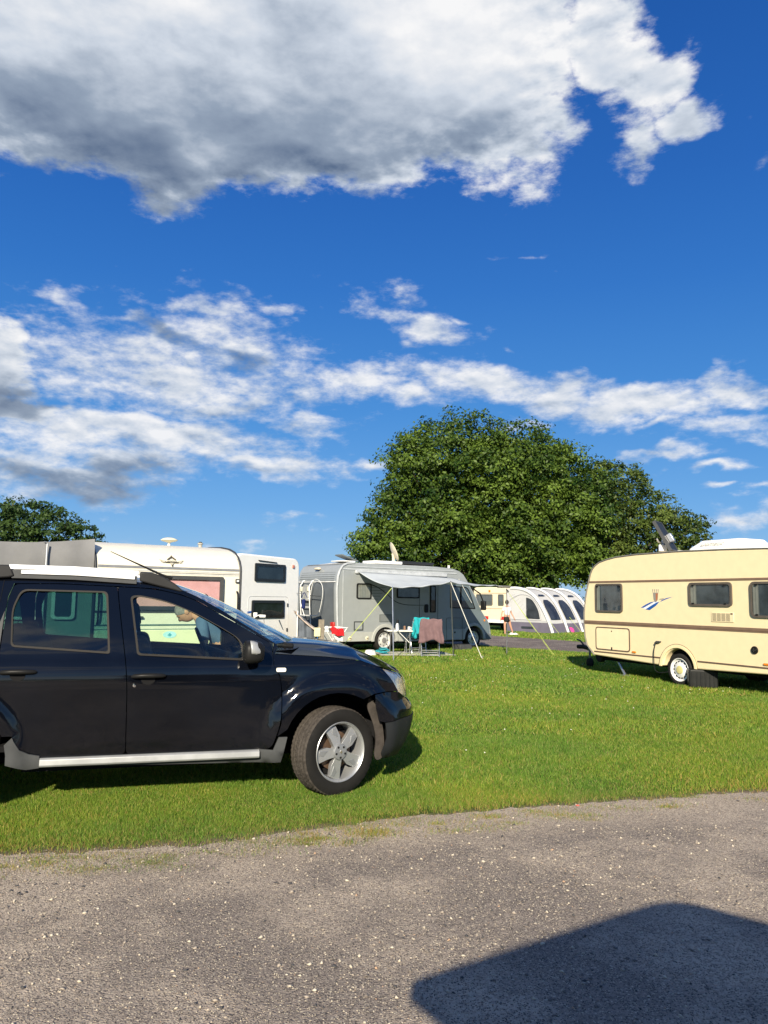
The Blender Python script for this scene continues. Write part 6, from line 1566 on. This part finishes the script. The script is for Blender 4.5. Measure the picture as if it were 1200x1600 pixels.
def crown(parent, boughs, m, leaf, per, tone_amp=.5, seed=1, name='crown'):
    """boughs: (x, y, z, r) bunches; leaf faces sit in shells of twig clusters round each bunch"""
    g = np.random.default_rng(seed); C = []; T = []; Nrm = []
    for (x, y, z, r) in boughs:
        k = int(per * r * r); u = g.normal(0, 1, (k, 3)); u /= np.linalg.norm(u, axis=1)[:, None]
        nt = max(6, int(9 * r)); tc = g.normal(0, 1, (nt, 3)); tc /= np.linalg.norm(tc, axis=1)[:, None]; tc *= g.uniform(.55, 1.05, (nt, 1)) * r; tc[:, 2] *= .75
        w = g.integers(0, nt, k); off = u * g.random((k, 1)) ** .4 * (.42 * r + .1); off[:, 2] *= .55
        c = tc[w] + off; C.append(c + [x, y, z]); tone = g.random() ** 1.2 * .75 + .1  # tone per bough puts highlights and shaded clumps into the leaf colour
        T.append(np.clip(tone + g.normal(0, .16, k) + (g.random(nt)[w] - .5) * .35, 0, 1)); Nrm.append(c / (np.linalg.norm(c, axis=1)[:, None] + 1e-6))
    C = np.concatenate(C); T = np.concatenate(T); Nn = np.concatenate(Nrm); k = len(C)
    nn = Nn * .85 + [0, -.05, .45] + g.normal(0, .55, (k, 3)); nn /= np.linalg.norm(nn, axis=1)[:, None]
    t = np.cross(nn, g.normal(0, 1, (k, 3))); t /= np.linalg.norm(t, axis=1)[:, None]; b = np.cross(nn, t)
    s = leaf * g.uniform(.6, 1.3, k)[:, None]
    V = np.stack([C - t * s, C - b * s * .55 + nn * s * .12, C + t * s, C + b * s * .55 + nn * s * .12], 1)
    me = bpy.data.meshes.new(name); me.vertices.add(4 * k); me.vertices.foreach_set('co', V.ravel())
    me.loops.add(4 * k); me.loops.foreach_set('vertex_index', np.arange(4 * k, dtype=np.int32)); me.polygons.add(k)
    me.polygons.foreach_set('loop_start', np.arange(0, 4 * k, 4, dtype=np.int32)); me.polygons.foreach_set('loop_total', np.full(k, 4, np.int32)); me.update()
    me.attributes.new('tone', 'FLOAT', 'POINT').data.foreach_set('value', np.repeat(T, 4).astype(np.float32))
    me.materials.append(m); o = bpy.data.objects.new(name, me); col.objects.link(o); o.parent = parent
    return o, k
def tree(name, label, base, outline, depth, leafm, leaf, n_bough, per, rb, seed, trunks, zlow=1.5, hollow=.5):
    """outline: crown silhouette (x, z) relative to base"""
    root = thing(name, label, 'tree', base, 0); g = random.Random(seed)
    xs = [p[0] for p in outline]; zs = [p[1] for p in outline]; B = []; tries = 0
    cx, cz = sum(xs) / len(xs), sum(zs) / len(zs)
    while len(B) < n_bough and tries < 40000:
        tries += 1; x = g.uniform(min(xs), max(xs)); z = g.uniform(min(zs), max(zs)); r = g.uniform(*rb)
        if not inside((x, z), outline): continue
        # distance to the outline
        d = min(((Vector((x, z)) - Vector(a)).length if (Vector(b) - Vector(a)).length < 1e-6 else
                 (Vector((x, z)) - (Vector(a) + (Vector(b) - Vector(a)) * max(0, min(1, (Vector((x, z)) - Vector(a)).dot(Vector(b) - Vector(a)) / (Vector(b) - Vector(a)).length_squared)))).length) for a, b in zip(outline, outline[1:] + outline[:1]))
        if d < r * .72: continue
        R_ = d + r; dm = min(depth, depth * math.sqrt(min(1, R_ / (depth * .9)))) - r * .6
        side = -1 if g.random() < .72 else 1
        y = side * dm * (g.uniform(hollow, 1.0) if g.random() < .85 else g.uniform(0, .6))
        if any((B_[0] - x) ** 2 + (B_[1] - y) ** 2 + (B_[2] - z) ** 2 < (.55 * (r + B_[3]) * .8) ** 2 for B_ in B[-220:]): continue
        B.append((x, y, z, r))
    o, k = crown(root, B, leafm, leaf, per, seed=seed)
    print(name, 'leaves', k, 'boughs', len(B))
    for (tx, ty, tr) in trunks:
        th = max(zs) * .72
        tk = MB().tube(smooth_path([(tx, ty, -.1), (tx + g.uniform(-.2, .2), ty, 1.2), (tx + g.uniform(-.5, .5), ty, th * .4), (tx + g.uniform(-.9, .9), ty, th * .7), (tx + g.uniform(-1, 1), ty, th)]), [tr * (1.35 if i < 2 else 1 - i * .042) for i in range(25)], 10).build('trunk', bark, root)
        near = sorted(B, key=lambda b: (b[0] - tx) ** 2 + (b[1] - ty) ** 2 + (b[2] - th * .5) ** 2)[:: max(1, len(B) // 26)][:24]
        mb = None
        for b in near:
            z0 = min(th * .9, max(1.4, b[2] * .5)); p0 = Vector((tx, ty, z0)); p1 = Vector(b[:3]); mid = p0.lerp(p1, .5) + Vector((0, 0, -.5 + g.random()))
            q = smooth_path([p0, mid, p1], 5); MB().tube(q, [tr * .38 * (1 - i / len(q) * .85) for i in range(len(q))], 6).build('branch', bark, root)
    return root
g1 = leaf_mat('maple leaf', (.013, .038, .006), (.130, .200, .030))
g2 = leaf_mat('russet leaf', (.020, .045, .009), (.125, .170, .034))
g3 = leaf_mat('dark leaf', (.022, .050, .014), (.062, .105, .024))
big = [(-.2, 2.2), (-2.4, 2.6), (-2.9, 5.0), (-1.7, 8.0), (-1.3, 9.6), (-.1, 11.2), (-.3, 13.0), (1.2, 14.6), (2.6, 16.2), (4.6, 16.6), (6.2, 17.0), (7.8, 16.3), (10.0, 16.4), (12.2, 15.8), (14.0, 15.0), (15.2, 14.2), (16.4, 13.2), (17.2, 12.0), (17.6, 10.0), (17.4, 6), (16.8, 3.4), (16.0, 2.2), (12, 1.6), (6, 1.5)]
BX = 8.0
tree('maple_tree', 'huge rounded green maple tree behind the awning tent and the motorhome', (BX, 62, 0), [((x * 1.03) - BX, z * .99) for x, z in big], 6.5, g1, .14, 440, 165, (1.0, 2.0), 3, [(-3.2, 0, .42), (1.6, 1.0, .5), (6.0, -.5, .38)])
rt = [(-3.6, 3), (-4.2, 6), (-4.0, 10), (-3.0, 13.0), (-1.2, 13.6), (.6, 12.9), (2.0, 12.4), (2.9, 11.2), (3.6, 9.9), (5.4, 9.2), (6.6, 8.0), (7.2, 6.6), (6.8, 5.4), (7.0, 2.4), (0, 1.8)]
tree('sycamore_tree', 'smaller olive-leaved tree at the right shoulder of the big maple', (19.6, 63, 0), rt, 4.2, g2, .135, 230, 180, (.7, 1.35), 5, [(0, 0, .3), (3, .5, .22)])
lt = [(-12, 1), (-12, 7.4), (-9, 7.9), (-6.5, 7.8), (-4.5, 8.3), (-2.6, 7.9), (-1.0, 7.8), (.2, 7.2), (.9, 6.4), (1.9, 6.0), (2.4, 4.8), (1.8, 1)]
tree('lime_tree', 'dense dark green trees above the annexe at the left edge', (-21.0, 52, 0), lt, 3.6, g3, .125, 340, 190, (.6, 1.1), 8, [(-8, 0, .3), (-3, 0, .28)])
# far hedge line, plus an unseen arc behind the camera added for reflections
hb = [(x + random.uniform(-1, 1), 92 + random.uniform(-2, 2) + abs(x) * .05, random.uniform(.6, 2.0) * (1 if abs(x) > 8 else .8), random.uniform(1.2, 2.0)) for x in np.arange(-60, 30, 1.3)]
hb += [(70 * cos(a_), 70 * sin(a_), 1.5 + 2.2 * random.random(), random.uniform(2.2, 3.6)) for a_ in np.arange(R(185), R(355), .045)]
hd, k = crown(None, hb, g3, .28, 45, seed=12, name='far_hedge'); tag(hd, 'low dark hedge along the far field edge, plus an unseen arc added for reflections', 'hedge', kind='stuff')

# ------------------------------------------------------------------ the van behind the camera, whose shadow lies on the road
def van():
    """roof corners follow the shadow: long box pointing away behind the viewer"""
    ax = Vector((.57, -.82)); ang = atan2(ax.y, ax.x)
    root = thing('camper_van', 'white camper van parked behind the viewer, with its tailgate raised, shading the near road', 'van', (.93, -1.42, 0), ang)
    W = 2.04; L = 4.9; wht = mat('white van paint', (.62, .62, .60), .35, coat=.6)
    MB().prism(fillet([(-W / 2, 2.02, .16), (W / 2, 2.02, .16), (W / 2, .40, .08), (-W / 2, .40, .08)], 6), 0, L, axis='x').build('body', wht, root, bevel=.05, seg=3)
    # raised tailgate, drooping a little outwards
    o = fillet([(0, -1.0, .02), (0, 1.0, .02), (-1.08, .84, .20), (-1.12, -.84, .05)], 8); n = len(o)
    zz = lambda x: 2.02 + .05 * x
    tg = MB(); tg.add([(x, y, zz(x)) for x, y in o] + [(x, y, zz(x) - .06) for x, y in o], [tuple(range(n)), tuple(range(2 * n - 1, n - 1, -1))] + [(i, i + n, (i + 1) % n + n, (i + 1) % n) for i in range(n)])
    t = tg.build('tailgate', wht, root)
    MB().prism([(-.15, -.7), (-.15, .7), (-.75, .62), (-.75, -.62)], 1.925, 1.94, axis='z').build('tailgate_window', black_plastic, t)
    for s in (-1, 1):
        MB().tube([(.02, s * .92, 1.6), (-.55, s * .82, 1.94)], .012, 6).build('gas_strut', black_plastic, root)
        MB().box(-.02, s * .95 - .07, .75, .02, s * .95 + .05, 1.15).build('tail_lamp', red_lens, root, bevel=.01)
        for x in (1.0, 4.0): MB().lathe([(0, -.11), (.2, -.11), (.33, -.1), (.34, 0), (.33, .1), (0, .1)], 28, Matrix.Translation((x, s * .90, .33))).build('wheel', rubber, root)
        MB().prism(rrect(.5, 1.25, 3.4, 1.75, .06), s * W / 2 - .01, s * W / 2 + .006).build('side_window', black_plastic, root)
    MB().box(-.012, -.85, .55, .0, .85, 1.85).build('load_opening', dark, root, smooth=0)
    MB().box(-.10, -.95, .42, .02, .95, .56).build('bumper', grey_plastic, root, bevel=.02)
van()
print('objects', len(bpy.data.objects), 'tris', sum(len(m.polygons) for m in bpy.data.meshes))

r = thing('red_fragment', 'tiny red fragment lying at the edge where the lawn meets the near road', 'litter', (1.49, 6.00, 0), 0)
MB().box(-.013, -.009, .004, .013, .009, .014).build('fragment', mat('faded red chip', (.60, .12, .09), .6), r, bevel=.005)
def daisies():
    k = 420; y = np.sqrt(rng.random(k)) * 15 + 5.5; x = (rng.random(k) - .5) * 1.2 * y; kp = (y > edge_y(x) + .3) & (y < far_near(x)) & (rng.random(k) < .35 + .3 * np.sin(x * 1.3) * np.sin(y)); x, y = x[kp], y[kp]; k = len(x)
    s = .003 + .003 * rng.random(k) + y * .0005; z = .034 + .012 * rng.random(k)
    V = np.stack([np.stack([x - s, y, z], 1), np.stack([x, y - s, z - .004], 1), np.stack([x + s, y, z], 1), np.stack([x, y + s, z + .006], 1)], 1).reshape(-1, 3)
    MB().add(V.tolist(), [(4 * i, 4 * i + 1, 4 * i + 2, 4 * i + 3) for i in range(k)]).build('clover_flowers', mat('clover white', (.62, .62, .50), .9), None, smooth=0)
    tag(bpy.data.objects['clover_flowers'], 'scattered tiny white clover flowers in the lawn', 'flowers', kind='stuff')
daisies()
